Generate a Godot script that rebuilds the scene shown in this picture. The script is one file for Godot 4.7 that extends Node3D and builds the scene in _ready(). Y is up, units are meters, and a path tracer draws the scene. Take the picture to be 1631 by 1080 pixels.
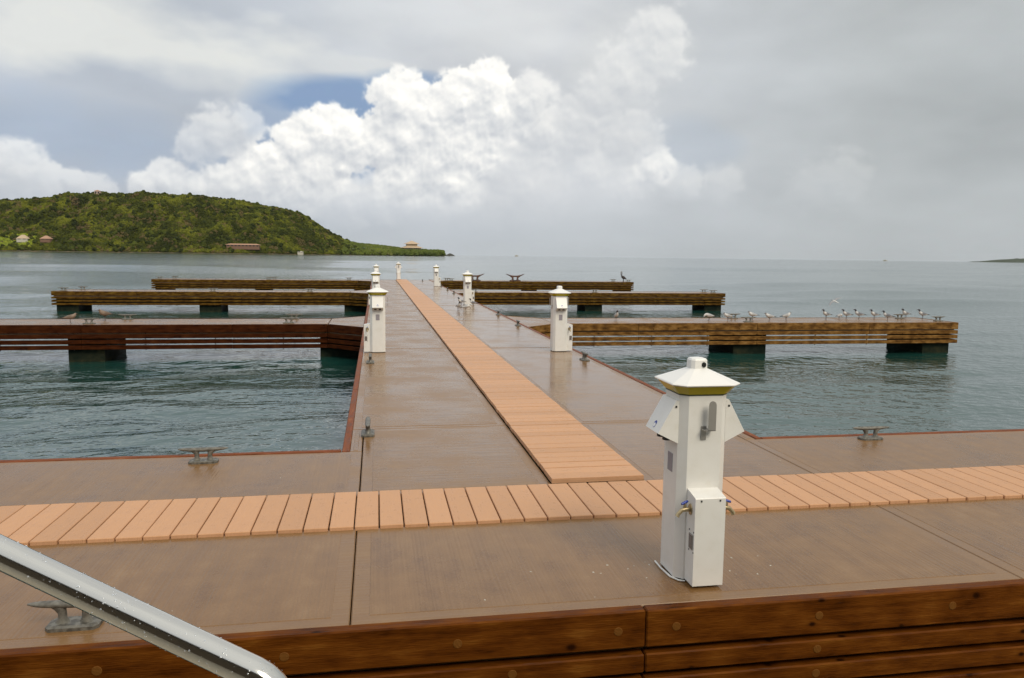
extends Node3D
# A floating marina pier after rain: near dock, main pier, six finger docks, power pedestals, cleats, gulls, a green hill across the bay.

const WATER_Y := -0.85
var M := {}
var taken := {}
var mesh_cache := {}
var rng := RandomNumberGenerator.new()


# ---------------------------------------------------------------- mesh builder
class MB:
	var v := PackedVector3Array()
	var uv := PackedVector2Array()
	var c := PackedColorArray()
	var idx := PackedInt32Array()
	var col := Color(1, 1, 1)

	func p(a: Vector3, t := Vector2.ZERO) -> int:
		v.append(a)
		uv.append(t)
		c.append(col)
		return v.size() - 1

	func tri(i: int, j: int, k: int) -> void:  # counter-clockwise seen from outside
		idx.append(i)
		idx.append(k)
		idx.append(j)

	func quad(a: Vector3, b: Vector3, d: Vector3, e: Vector3, s := 1.0) -> void:
		var n := (b - a).cross(d - a).abs()
		var i := v.size()
		for q: Vector3 in [a, b, d, e]:
			var t := Vector2(q.x, q.z) if n.y >= n.x and n.y >= n.z else (Vector2(q.x, -q.y) if n.z >= n.x else Vector2(q.z, -q.y))
			p(q, t * s)
		tri(i, i + 1, i + 2)
		tri(i, i + 2, i + 3)

	func flat_tri(a: Vector3, b: Vector3, d: Vector3) -> void:
		var i := v.size()
		p(a, Vector2(a.x, a.y))
		p(b, Vector2(b.x, b.y))
		p(d, Vector2(d.x, d.y))
		tri(i, i + 1, i + 2)

	func loft(rings: Array, close_ends := true) -> void:  # rings run counter-clockwise seen from the far end
		var n: int = rings[0].size()
		var first := v.size()
		for r in rings.size():
			for k in n:
				p(rings[r][k], Vector2(float(k) / n, float(r)))
		for r in rings.size() - 1:
			for k in n:
				var a := first + r * n + k
				var b := first + r * n + (k + 1) % n
				tri(a, b, b + n)
				tri(a, b + n, a + n)
		if close_ends:
			fan(rings[0], true)
			fan(rings[rings.size() - 1], false)

	func fan(ring: Array, back: bool) -> void:
		var m := Vector3.ZERO
		for q: Vector3 in ring:
			m += q
		m /= ring.size()
		var o := p(m, Vector2(m.x, m.y))
		var first := v.size()
		for q: Vector3 in ring:
			p(q, Vector2(q.x, q.y))
		for k in ring.size():
			var a := first + k
			var b := first + (k + 1) % ring.size()
			if back:
				tri(o, b, a)
			else:
				tri(o, a, b)

	func hard_loft(rings: Array, close_ends := true) -> void:  # flat faces
		var n: int = rings[0].size()
		for r in rings.size() - 1:
			for k in n:
				quad(rings[r][k], rings[r][(k + 1) % n], rings[r + 1][(k + 1) % n], rings[r + 1][k])
		if close_ends:
			fan(rings[0], true)
			fan(rings[rings.size() - 1], false)

	func box(lo: Vector3, hi: Vector3, s := 1.0) -> void:
		quad(Vector3(lo.x, lo.y, hi.z), Vector3(hi.x, lo.y, hi.z), Vector3(hi.x, hi.y, hi.z), Vector3(lo.x, hi.y, hi.z), s)
		quad(Vector3(hi.x, lo.y, lo.z), Vector3(lo.x, lo.y, lo.z), Vector3(lo.x, hi.y, lo.z), Vector3(hi.x, hi.y, lo.z), s)
		quad(Vector3(hi.x, lo.y, hi.z), Vector3(hi.x, lo.y, lo.z), Vector3(hi.x, hi.y, lo.z), Vector3(hi.x, hi.y, hi.z), s)
		quad(Vector3(lo.x, lo.y, lo.z), Vector3(lo.x, lo.y, hi.z), Vector3(lo.x, hi.y, hi.z), Vector3(lo.x, hi.y, lo.z), s)
		quad(Vector3(lo.x, hi.y, hi.z), Vector3(hi.x, hi.y, hi.z), Vector3(hi.x, hi.y, lo.z), Vector3(lo.x, hi.y, lo.z), s)
		quad(Vector3(lo.x, lo.y, lo.z), Vector3(hi.x, lo.y, lo.z), Vector3(hi.x, lo.y, hi.z), Vector3(lo.x, lo.y, hi.z), s)

	func tube(path: Array, radii: Array, segs := 10, close_ends := true) -> void:
		var rings := []
		for i in path.size():
			var a: Vector3 = path[max(i - 1, 0)]
			var b: Vector3 = path[min(i + 1, path.size() - 1)]
			var t := (b - a).normalized()
			var side := t.cross(Vector3.UP if absf(t.y) < 0.95 else Vector3.RIGHT).normalized()
			var up := side.cross(t)
			var ring := []
			for k in segs:
				var w := TAU * k / segs
				ring.append(path[i] + (side * cos(w) + up * sin(w)) * radii[i])
			rings.append(ring)
		loft(rings, close_ends)

	# box with chamfered edges, u along its longest side
	func chamfered(size: Vector3, ch: float, us := 0.5, vs := 2.0, off := Vector2.ZERO) -> void:
		var h := size / 2
		var axis := 0 if size.x >= size.y and size.x >= size.z else (2 if size.z >= size.y else 1)
		var put := func(q: Vector3, n: Vector3) -> int:
			var along := q[axis]
			var o := [1, 2] if axis == 0 else ([0, 2] if axis == 1 else [0, 1])
			var across := q[o[0]] if n.abs()[o[1]] >= n.abs()[o[0]] else q[o[1]] + size[o[0]]
			return p(q, Vector2(along * us, across * vs) + off)
		var corner := func(s: Vector3, face: int) -> Vector3:
			var q := Vector3(s.x * (h.x - ch), s.y * (h.y - ch), s.z * (h.z - ch))
			q[face] = s[face] * h[face]
			return q
		for f in 3:
			var g := (f + 1) % 3
			var e := (f + 2) % 3
			for sg: float in [-1.0, 1.0]:
				var n := Vector3.ZERO
				n[f] = sg
				var ids := []
				for w: Array in [[-1, -1], [1, -1], [1, 1], [-1, 1]]:
					var s := Vector3.ZERO
					s[f] = sg
					s[g] = w[0]
					s[e] = w[1]
					ids.append(put.call(corner.call(s, f), n))
				if sg < 0:
					ids.reverse()
				tri(ids[0], ids[1], ids[2])
				tri(ids[0], ids[2], ids[3])
		# edges
		for f in 3:
			var g := (f + 1) % 3
			var e := (f + 2) % 3
			for sg: float in [-1.0, 1.0]:
				for se: float in [-1.0, 1.0]:
					var pts := []
					for w: Array in [[-1.0, g], [1.0, g], [1.0, e], [-1.0, e]]:
						var s := Vector3.ZERO
						s[f] = w[0]
						s[g] = sg
						s[e] = se
						pts.append(corner.call(s, w[1]))
					var n := Vector3.ZERO
					n[g] = sg
					n[e] = se
					var a: Vector3 = pts[0]
					if (pts[1] - a).cross(pts[2] - a).dot(n) < 0:
						pts.reverse()
					var ids := []
					for q: Vector3 in pts:
						ids.append(put.call(q, n))
					tri(ids[0], ids[1], ids[2])
					tri(ids[0], ids[2], ids[3])
		for sx: float in [-1.0, 1.0]:
			for sy: float in [-1.0, 1.0]:
				for sz: float in [-1.0, 1.0]:
					var s := Vector3(sx, sy, sz)
					var a: Vector3 = corner.call(s, 0)
					var b: Vector3 = corner.call(s, 1)
					var d: Vector3 = corner.call(s, 2)
					if (b - a).cross(d - a).dot(s) < 0:
						flat_tri(a, d, b)
					else:
						flat_tri(a, b, d)

	func commit(onto: ArrayMesh = null, colours := false) -> ArrayMesh:
		var n := PackedVector3Array()
		n.resize(v.size())
		for t in range(0, idx.size(), 3):
			var i := idx[t]
			var j := idx[t + 1]
			var k := idx[t + 2]
			var w := (v[k] - v[i]).cross(v[j] - v[i])
			n[i] += w
			n[j] += w
			n[k] += w
		for i in n.size():
			n[i] = n[i].normalized() if n[i].length_squared() > 1e-20 else Vector3.UP
		var a := []
		a.resize(Mesh.ARRAY_MAX)
		a[Mesh.ARRAY_VERTEX] = v
		a[Mesh.ARRAY_NORMAL] = n
		a[Mesh.ARRAY_TEX_UV] = uv
		if colours:
			a[Mesh.ARRAY_COLOR] = c
		a[Mesh.ARRAY_INDEX] = idx
		var m := onto if onto else ArrayMesh.new()
		m.add_surface_from_arrays(Mesh.PRIMITIVE_TRIANGLES, a)
		return m


# ---------------------------------------------------------------- scene helpers
func numbered(called: String, where: Node) -> String:
	var key := str(where.get_instance_id()) + called
	var n: int = taken.get(key, 0)
	taken[key] = n + 1
	return called if n == 0 else "%s_%03d" % [called, n]


func thing(called: String, label: String, category: String, at := Vector3.ZERO, turn := 0.0, group := "") -> Node3D:
	var o := Node3D.new()
	o.name = numbered(called, self)
	add_child(o)
	o.position = at
	o.rotation.y = turn
	tag(o, label, category, group)
	return o


func tag(o: Node3D, label: String, category: String, group := "") -> void:
	o.set_meta("label", label)
	o.set_meta("category", category)
	if group:
		o.set_meta("group", group)


func part(parent: Node3D, called: String, mesh: Mesh, mat: Material, at := Vector3.ZERO, turn := Vector3.ZERO) -> MeshInstance3D:
	var o := MeshInstance3D.new()
	o.mesh = mesh
	if mat:
		o.material_override = mat
	o.name = numbered(called, parent)
	o.cast_shadow = GeometryInstance3D.SHADOW_CASTING_SETTING_ON
	parent.add_child(o)
	o.position = at
	o.rotation = turn
	return o


func structure(called: String, mesh: Mesh, mat: Material) -> MeshInstance3D:
	var o := part(self, called, mesh, mat)
	o.set_meta("kind", "structure")
	return o


func copy_of(src: Node3D, called: String, label: String, at: Vector3, turn := 0.0, group := "") -> Node3D:
	var o: Node3D = src.duplicate()
	o.name = numbered(called, self)
	add_child(o)
	o.position = at
	o.rotation.y = turn
	o.set_meta("label", label)
	if group:
		o.set_meta("group", group)
	return o


func lin(r: float, g: float, b: float) -> Color:  # base colour given as linear reflectance
	return Color(r, g, b).linear_to_srgb()


func plain(colour: Color, rough := 0.5, metal := 0.0) -> StandardMaterial3D:
	var m := StandardMaterial3D.new()
	m.albedo_color = colour
	m.roughness = rough
	m.metallic = metal
	return m


func tex(im: Image) -> ImageTexture:
	im.generate_mipmaps()
	return ImageTexture.create_from_image(im)


func noise(s: int, f: float, oct := 4, kind := FastNoiseLite.TYPE_SIMPLEX_SMOOTH) -> FastNoiseLite:
	var n := FastNoiseLite.new()
	n.seed = s
	n.noise_type = kind
	n.frequency = f
	n.fractal_type = FastNoiseLite.FRACTAL_FBM if oct > 1 else FastNoiseLite.FRACTAL_NONE
	n.fractal_octaves = oct
	return n


# seamless grey image, stretched by making it small along one side and enlarging
func grey(s: int, f: float, w: int, h: int, out_w: int, out_h: int, oct := 4) -> Image:
	var im := noise(s, f, oct).get_seamless_image(w, h)
	im.convert(Image.FORMAT_L8)
	if w != out_w or h != out_h:
		im.resize(out_w, out_h, Image.INTERPOLATE_CUBIC)
	return im


func ramp(t: float, cols: Array) -> Color:
	var x := clampf(t, 0.0, 0.9999) * (cols.size() - 1)
	var i := int(x)
	return cols[i].lerp(cols[i + 1], x - i)


# colour image from grey layers: value = sum of weight * layer, looked up in a ramp of linear colours
func coloured(w: int, h: int, layers: Array, cols: Array, gain := 1.0) -> Image:
	var data := []
	for l: Array in layers:
		data.append(l[0].get_data())
	var table := PackedByteArray()
	for i in 256:
		var c := ramp(clampf((i / 255.0 - 0.5) * gain + 0.5, 0, 1), cols).linear_to_srgb()
		table.append_array([c.r8, c.g8, c.b8])
	var out := PackedByteArray()
	out.resize(w * h * 3)
	var weights := []
	for l: Array in layers:
		weights.append(l[1])
	var nl := layers.size()
	for i in w * h:
		var s := 0.0
		for k in nl:
			s += data[k][i] * weights[k]
		var j := clampi(int(s), 0, 255) * 3
		out[i * 3] = table[j]
		out[i * 3 + 1] = table[j + 1]
		out[i * 3 + 2] = table[j + 2]
	return Image.create_from_data(w, h, false, Image.FORMAT_RGB8, out)


func blended(w: int, h: int, layers: Array, lo: float, hi: float, gain := 1.0) -> Image:
	var g := coloured(w, h, layers, [lin(0, 0, 0), lin(0, 0, 0)])
	var data := []
	for l: Array in layers:
		data.append(l[0].get_data())
	var out := PackedByteArray()
	out.resize(w * h)
	for i in w * h:
		var s := 0.0
		for k in layers.size():
			s += data[k][i] * float(layers[k][1])
		out[i] = clampi(int(255 * lerpf(lo, hi, clampf((s / 255 - 0.5) * gain + 0.5, 0, 1))), 0, 255)
	return Image.create_from_data(w, h, false, Image.FORMAT_L8, out)


# ---------------------------------------------------------------- camera, sky, sun
func make_view() -> void:
	var cam := Camera3D.new()
	cam.name = "camera"
	add_child(cam)
	cam.transform = Transform3D(Basis(Vector3(0.98484016, 0.01242666, 0.17301861), Vector3(0.00642494, 0.99413309, -0.10797274), Vector3(-0.17334527, 0.10744753, 0.97898235)), Vector3(0, 1.7, 0))
	cam.fov = rad_to_deg(2 * atan(540.0 / 1225.0))
	cam.near = 0.05
	cam.far = 30000
	cam.current = true
	var env := Environment.new()
	env.tonemap_mode = Environment.TONE_MAPPER_LINEAR
	env.tonemap_exposure = 1.25
	env.background_mode = Environment.BG_SKY
	env.fog_enabled = true
	env.fog_density = 0.000016
	env.fog_light_color = Color(0.86, 0.89, 0.91)
	env.sdfgi_enabled = true
	env.ssao_enabled = true
	env.ssil_enabled = true
	var sky := Sky.new()
	var mat := PanoramaSkyMaterial.new()
	mat.panorama = ImageTexture.create_from_image(paint_sky())
	sky.sky_material = mat
	env.sky = sky
	env.background_energy_multiplier = 1.0
	var we := WorldEnvironment.new()
	we.name = "world_environment"
	we.environment = env
	add_child(we)
	var sun := DirectionalLight3D.new()
	sun.name = "sun"
	sun.light_energy = 0.5
	sun.light_angular_distance = 28.0
	sun.light_color = Color(1.0, 0.95, 0.86)
	sun.shadow_enabled = true
	add_child(sun)
	sun.look_at_from_position(Vector3(28, 60, 58), Vector3.ZERO)


# cumulus heads: azimuth and elevation in degrees (azimuth from -z towards +x), radius, strength
const HEADS := [[1.89, 10.65, 2.18, 1], [4.23, 9.66, 2.18, 1], [6.39, 10.79, 2.33, 1], [7.97, 11.97, 1.7, 1], [9.13, 9.98, 1.94, 0.9], [2.33, 8.31, 2.67, 1], [5.5, 7.95, 2.91, 1], [0.63, 7.47, 1.55, 1], [-1.67, 8.07, 2.04, 1], [-3.41, 8.3, 1.94, 1], [-5.14, 7.36, 1.94, 1], [-6.86, 6.01, 1.94, 1], [-4.3, 6.11, 2.18, 1], [-8.55, 4.87, 2.18, 1], [-9.8, 4.39, 1.94, 1], [4.14, 6.38, 2.18, 1], [2.1, 5.44, 1.84, 1], [5.51, 5.3, 1.94, 0.9], [-2.35, 6.06, 0.78, 1], [0.07, 4.05, 1.94, 0.7], [-2.15, 3.78, 2.18, 0.7], [-5.62, 4.55, 2.18, 0.9], [-10.71, 8.02, 1.94, 0.75], [-12.12, 7.19, 1.36, 0.75], [-9.08, 8.61, 1.46, 0.7], [-13.75, 4.63, 1.46, 0.9], [-15.1, 4.28, 1.07, 0.9], [-12.21, 4.29, 1.07, 0.9], [-22.31, 4.73, 1.94, 0.75], [-20.83, 4.25, 1.46, 0.75], [-19.62, 4.52, 0.87, 0.75], [-18.24, 3.92, 1.21, 0.7], [-23.25, 5.42, 1.7, 0.6], [-6.91, 3.72, 0.68, 0.8], [10.94, 10.86, 1.94, 0.7], [12.34, 9.15, 2.18, 0.6], [11.39, 11.51, 1.7, 0.6], [15.06, 9.37, 2.43, 0.5], [16.37, 11.08, 2.18, 0.5], [18.12, 12.73, 2.67, 0.5], [19.83, 14.32, 2.43, 0.55], [20.21, 15.91, 1.7, 0.5], [18.24, 8.49, 2.43, 0.45], [16.04, 6.3, 1.94, 0.45], [20.18, 6.51, 1.26, 0.75], [18.33, 5.41, 1.7, 0.5], [22.34, 5.39, 1.46, 0.4], [24.94, 5.37, 1.46, 0.3], [32.54, 5.56, 2.18, 0.22], [30.8, 4.64, 1.94, 0.2], [9.17, 6.7, 2.91, 0.45], [11.49, 4.93, 2.91, 0.35], [7.36, 3.52, 2.43, 0.35], [3.69, 3.01, 2.43, 0.4]]
const GAPS := [[-1.64, 10.71, 7.3, 1.6, 0.85], [-0.33, 9.71, 2.2, 1.4, 0.8], [2.79, 12.16, 3.4, 0.9, 0.8], [-6.37, 9.4, 3.4, 1.4, 0.45], [-0.89, 6.11, 1.3, 1.2, 0.8], [-18.11, 6.96, 10.7, 2.9, 0.25], [22.46, 8.0, 3.6, 2.4, 0.13], [-7.65, 8.08, 1.5, 1.4, 0.5]]
const VEILS := [[-14.95, 13.59, 10.7, 2.9, 1], [-20.87, 14.22, 5.8, 2.9, 0.6], [-11.19, 12.07, 5.3, 1.9, 0.6], [-1.62, 12.98, 5.8, 0.7, 0.5], [4.57, 15.91, 9.7, 2.9, 0.25], [18.08, 13.96, 4.4, 4.3, 0.35]]


func paint_sky() -> Image:
	var heads := HEADS.duplicate()
	var r := RandomNumberGenerator.new()
	r.seed = 91
	for k in 70:  # the same weather goes on round the horizon
		var az := r.randf_range(48, 332)
		heads.append([az - 360 if az > 180 else az, r.randf_range(2, 9), r.randf_range(1.2, 3.0), r.randf_range(0.15, 0.75)])
	for k in heads.size():
		if heads[k][0] < -7.5 and heads[k][0] > -30:  # thinner, farther clouds over the hill
			heads[k] = [heads[k][0], heads[k][1], heads[k][2], heads[k][3] * (0.85 if heads[k][1] < 5 else 0.72)]
	for k in heads.size():  # rain haze veils the clouds to the right
		if heads[k][0] > 8.5 and heads[k][0] < 40:
			heads[k] = [heads[k][0], heads[k][1], heads[k][2], heads[k][3] * 0.95]
	var full := paint_patch(-180, 180, -90, 90, 1024, 512, heads)
	full.resize(4096, 2048, Image.INTERPOLATE_CUBIC)
	var x0 := 1664  # fine copy of the same sky for the part in view
	var x1 := 2624
	var y0 := 780
	var y1 := 1034
	var fine := paint_patch(-180 + x0 * 360.0 / 4096, -180 + x1 * 360.0 / 4096, 90 - y1 * 180.0 / 2048, 90 - y0 * 180.0 / 2048, x1 - x0, y1 - y0, heads)
	full.blit_rect(fine, Rect2i(0, 0, x1 - x0, y1 - y0), Vector2i(x0, y0))
	var turned := Image.create_empty(4096, 2048, false, Image.FORMAT_RGB8)  # a panorama starts at -z
	turned.blit_rect(full, Rect2i(2048, 0, 2048, 2048), Vector2i(0, 0))
	turned.blit_rect(full, Rect2i(0, 0, 2048, 2048), Vector2i(2048, 0))
	return turned


func paint_patch(a0: float, a1: float, e0: float, e1: float, w: int, h: int, heads: Array) -> Image:
	var field := PackedFloat32Array()
	var power := PackedFloat32Array()
	field.resize(w * h)
	power.resize(w * h)
	field.fill(-1.0)
	var sx := (a1 - a0) / w
	var sy := (e1 - e0) / h
	for b: Array in heads:
		var rad: float = b[2]
		var reach := rad * 1.9
		for y in range(maxi(0, int((e1 - b[1] - reach) / sy)), mini(h, int((e1 - b[1] + reach) / sy) + 1)):
			var de: float = (e1 - (y + 0.5) * sy - b[1]) * 1.1
			for x in range(maxi(0, int((b[0] - reach - a0) / sx)), mini(w, int((b[0] + reach - a0) / sx) + 1)):
				var da: float = a0 + (x + 0.5) * sx - b[0]
				var d := 1.0 - sqrt(da * da + de * de) / rad
				var i := y * w + x
				if d > field[i]:
					field[i] = d
				var pw: float = b[3] * clampf((d + 0.9) * 1.2, 0, 1)
				if pw > power[i]:
					power[i] = pw
	var billow := noise(5, 0.62, 5, FastNoiseLite.TYPE_CELLULAR)
	billow.cellular_return_type = FastNoiseLite.RETURN_DISTANCE
	billow.fractal_gain = 0.6
	var curl := noise(6, 2.1, 3, FastNoiseLite.TYPE_CELLULAR)
	curl.cellular_return_type = FastNoiseLite.RETURN_DISTANCE
	var wisp := noise(8, 0.16, 5)
	var wide := noise(12, 0.045, 4)
	# cloud density with its cauliflower lumps
	var dens := PackedFloat32Array()
	dens.resize(w * h)
	for y in h:
		var e := e1 - (y + 0.5) * sy
		for x in w:
			var i := y * w + x
			var f := field[i]
			if f > -0.99:
				var a := a0 + (x + 0.5) * sx
				var q := Vector2(a + wisp.get_noise_2d(a * 5, e * 5) * 0.5, e + wisp.get_noise_2d(a * 5 + 90, e * 5) * 0.5)
				var rough := 0.45 + 0.55 * power[i]
				dens[i] = f + 0.1 - rough * (0.95 * (billow.get_noise_2d(q.x, q.y) + 0.45) + 0.42 * (curl.get_noise_2d(q.x, q.y) + 0.5)) + 0.45 * wisp.get_noise_2d(a * 3, e * 4)
			else:
				dens[i] = -1.0
	var out := PackedByteArray()
	out.resize(w * h * 3)
	var lx := int(maxf(1, 0.42 / sx))
	var ly := int(maxf(1, 0.42 / sy))
	for y in h:
		var e := e1 - (y + 0.5) * sy
		for x in w:
			var i := y * w + x
			var a := a0 + (x + 0.5) * sx
			# directions a full turn apart meet
			var rad := deg_to_rad(a)
			var ce := cos(deg_to_rad(maxf(e, 0)))
			var dx := sin(rad) * ce * 57.3
			var dz := -cos(rad) * ce * 57.3
			var n := wide.get_noise_3d(dx, e * 2.2, dz)
			var n2 := wisp.get_noise_3d(dx * 0.55, e * 1.3, dz * 0.55)
			var side := clampf((a - 4) / 30.0, 0, 1) * (1.0 if a < 120 else clampf((180 - a) / 60.0, 0, 1))
			var c := Vector3(0.745, 0.775, 0.815).lerp(Vector3(0.722, 0.742, 0.75), side)
			c = c.lerp(Vector3(0.96, 0.965, 0.96), clampf((sin(deg_to_rad(maxf(e, 0))) - 0.2) / 0.8, 0, 1))  # an overcast sky brightens towards the zenith
			c = c.lerp(Vector3(0.86, 0.868, 0.878), 0.72 * exp(-pow((a - 11) / 15.0, 2)) * clampf(e / 5.0, 0.35, 1))  # thin bright veil round the cumulus
			c += Vector3.ONE * (n * 0.055 + n2 * 0.04)
			c = c.lerp(Vector3(0.755, 0.775, 0.785).lerp(Vector3(0.722, 0.74, 0.748), side), clampf(1 - e / 4.5, 0, 1) * 0.6)
			if e > 0 and e < 26 and a > -40 and a < 60:
				var blue := 0.0
				for g: Array in GAPS:
					var ga: float = (a - g[0]) / g[2]
					var ge: float = (e - g[1]) / g[3]
					blue = maxf(blue, g[4] * clampf(1.25 - (ga * ga + ge * ge) + n2 * 0.9, 0, 1))
				c = c.lerp(Vector3(0.46, 0.58, 0.745), blue * 0.85)
				var veil := 0.0
				for g: Array in VEILS:
					var ga: float = (a - g[0]) / g[2]
					var ge: float = (e - g[1]) / g[3]
					veil = maxf(veil, g[4] * clampf(1.2 - (ga * ga + ge * ge) + n2 * 1.2, 0, 1))
				c = c.lerp(Vector3(0.965, 0.96, 0.92), veil * 0.6)
			elif e > 8:
				c = c.lerp(Vector3(0.87, 0.87, 0.85), clampf(n2 * 1.5 + n, 0, 0.6))
			c *= 0.905
			var d := dens[i]
			if d > -0.25:
				var up := dens[maxi(0, y - ly) * w + clampi(x + lx / 2, 0, w - 1)]
				var big := field[maxi(0, y - ly * 4) * w + clampi(x + lx * 2, 0, w - 1)]
				var lit := clampf(0.52 + (d - up) * 0.7 + (field[i] - maxf(big, -0.6)) * 0.35 - clampf(d - 0.35, 0, 0.5) * 0.2, 0, 1)
				lit *= clampf(0.4 + e / 11.0, 0, 1) * clampf(0.5 + power[i] * 0.55, 0, 1)
				var cloud := Vector3(0.72, 0.735, 0.755).lerp(Vector3(0.955, 0.945, 0.92), lit)
				var soft := clampf((d + 0.12) / (0.17 + 0.8 * (1 - power[i])), 0, 1)
				c = c.lerp(cloud, soft * soft * (3 - 2 * soft) * clampf(power[i] * 1.05, 0, 1) * clampf((e - 0.6) / 4.5, 0, 1))
			out[i * 3] = clampi(int(c.x * 255 + 0.5), 0, 255)
			out[i * 3 + 1] = clampi(int(c.y * 255 + 0.5), 0, 255)
			out[i * 3 + 2] = clampi(int(c.z * 255 + 0.5), 0, 255)
	return Image.create_from_data(w, h, false, Image.FORMAT_RGB8, out)


# ---------------------------------------------------------------- materials
func wood(s: int, cols: Array, rough: float, gain := 1.3, blotch := 0.35, knots := 0) -> StandardMaterial3D:
	var w := 1024
	var h := 256
	var grain := grey(s, 0.06, 64, h, w, h, 4)
	var fine := grey(s + 1, 0.25, 128, h, w, h, 3)
	var patch := grey(s + 2, 0.014, 512, h, w, h, 4)
	var m := StandardMaterial3D.new()
	var colour := coloured(w, h, [[grain, 0.62 - blotch * 0.6], [fine, 0.38 - blotch * 0.4], [patch, blotch]], cols, gain)
	var r := RandomNumberGenerator.new()
	r.seed = s
	var knot: Color = (cols[0] * 0.6).linear_to_srgb()
	for k in knots:
		var cx := r.randi_range(30, w - 30)
		var cy := r.randi_range(16, h - 16)
		var rx := r.randf_range(5, 11)
		var ry := r.randf_range(4, 9)
		for y in range(cy - 15, cy + 16):
			for x in range(cx - 28, cx + 29):
				var d := sqrt(pow((x - cx) / rx, 2) + pow((y - cy) / ry, 2))
				var halo := sqrt(pow((x - cx) / (rx * 2.4), 2) + pow((y - cy) / (ry * 1.5), 2))
				var f := clampf(1.25 - d, 0, 1) * 0.9 + clampf(1 - halo, 0, 1) * 0.35
				if f > 0.01:
					colour.set_pixel(x, y, colour.get_pixel(x, y).lerp(knot, minf(f, 0.92)))
	m.albedo_texture = tex(colour)
	m.roughness_texture = tex(blended(w, h, [[patch, 0.6], [grain, 0.4]], rough - 0.14, rough + 0.18, 1.6))
	m.roughness = 1.0
	var b := blended(w, h, [[grain, 0.5], [fine, 0.5]], 0, 1, 1.5)
	b.convert(Image.FORMAT_RGB8)
	b.bump_map_to_normal_map(2.0)
	m.normal_enabled = true
	m.normal_texture = tex(b)
	m.normal_scale = 0.4
	m.metallic_specular = 0.15
	return m


func concrete(s: int, along_x: bool, cols: Array, broom: float, rlo: float, rhi: float) -> StandardMaterial3D:
	var n := 1024
	var big := grey(s, 0.006, n, n, n, n, 4)
	var mid := grey(s + 1, 0.03, n, n, n, n, 4)
	var grit := grey(s + 2, 0.35, n, n, n, n, 2)
	var streak := grey(s + 3, 0.04, 96, n, n, n, 3) if along_x else grey(s + 3, 0.04, n, 96, n, n, 3)
	var m := StandardMaterial3D.new()
	m.uv1_triplanar = true
	m.uv1_world_triplanar = true
	m.uv1_scale = Vector3.ONE / 6.0
	m.albedo_texture = tex(coloured(n, n, [[big, 0.3], [mid, 0.25], [grit, 0.25], [streak, 0.2]], cols, 1.9))
	m.roughness_texture = tex(blended(n, n, [[big, 0.6], [mid, 0.2], [streak, 0.2]], rlo, rhi, 2.2))
	m.roughness = 1.0
	var line := grey(s + 4, 0.12, 24, 2048, 2048, 2048, 3) if along_x else grey(s + 4, 0.12, 2048, 24, 2048, 2048, 3)
	line.convert(Image.FORMAT_RGB8)
	line.bump_map_to_normal_map(broom)
	m.normal_enabled = true
	m.normal_texture = tex(line)
	m.normal_scale = 0.6
	return m


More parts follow.
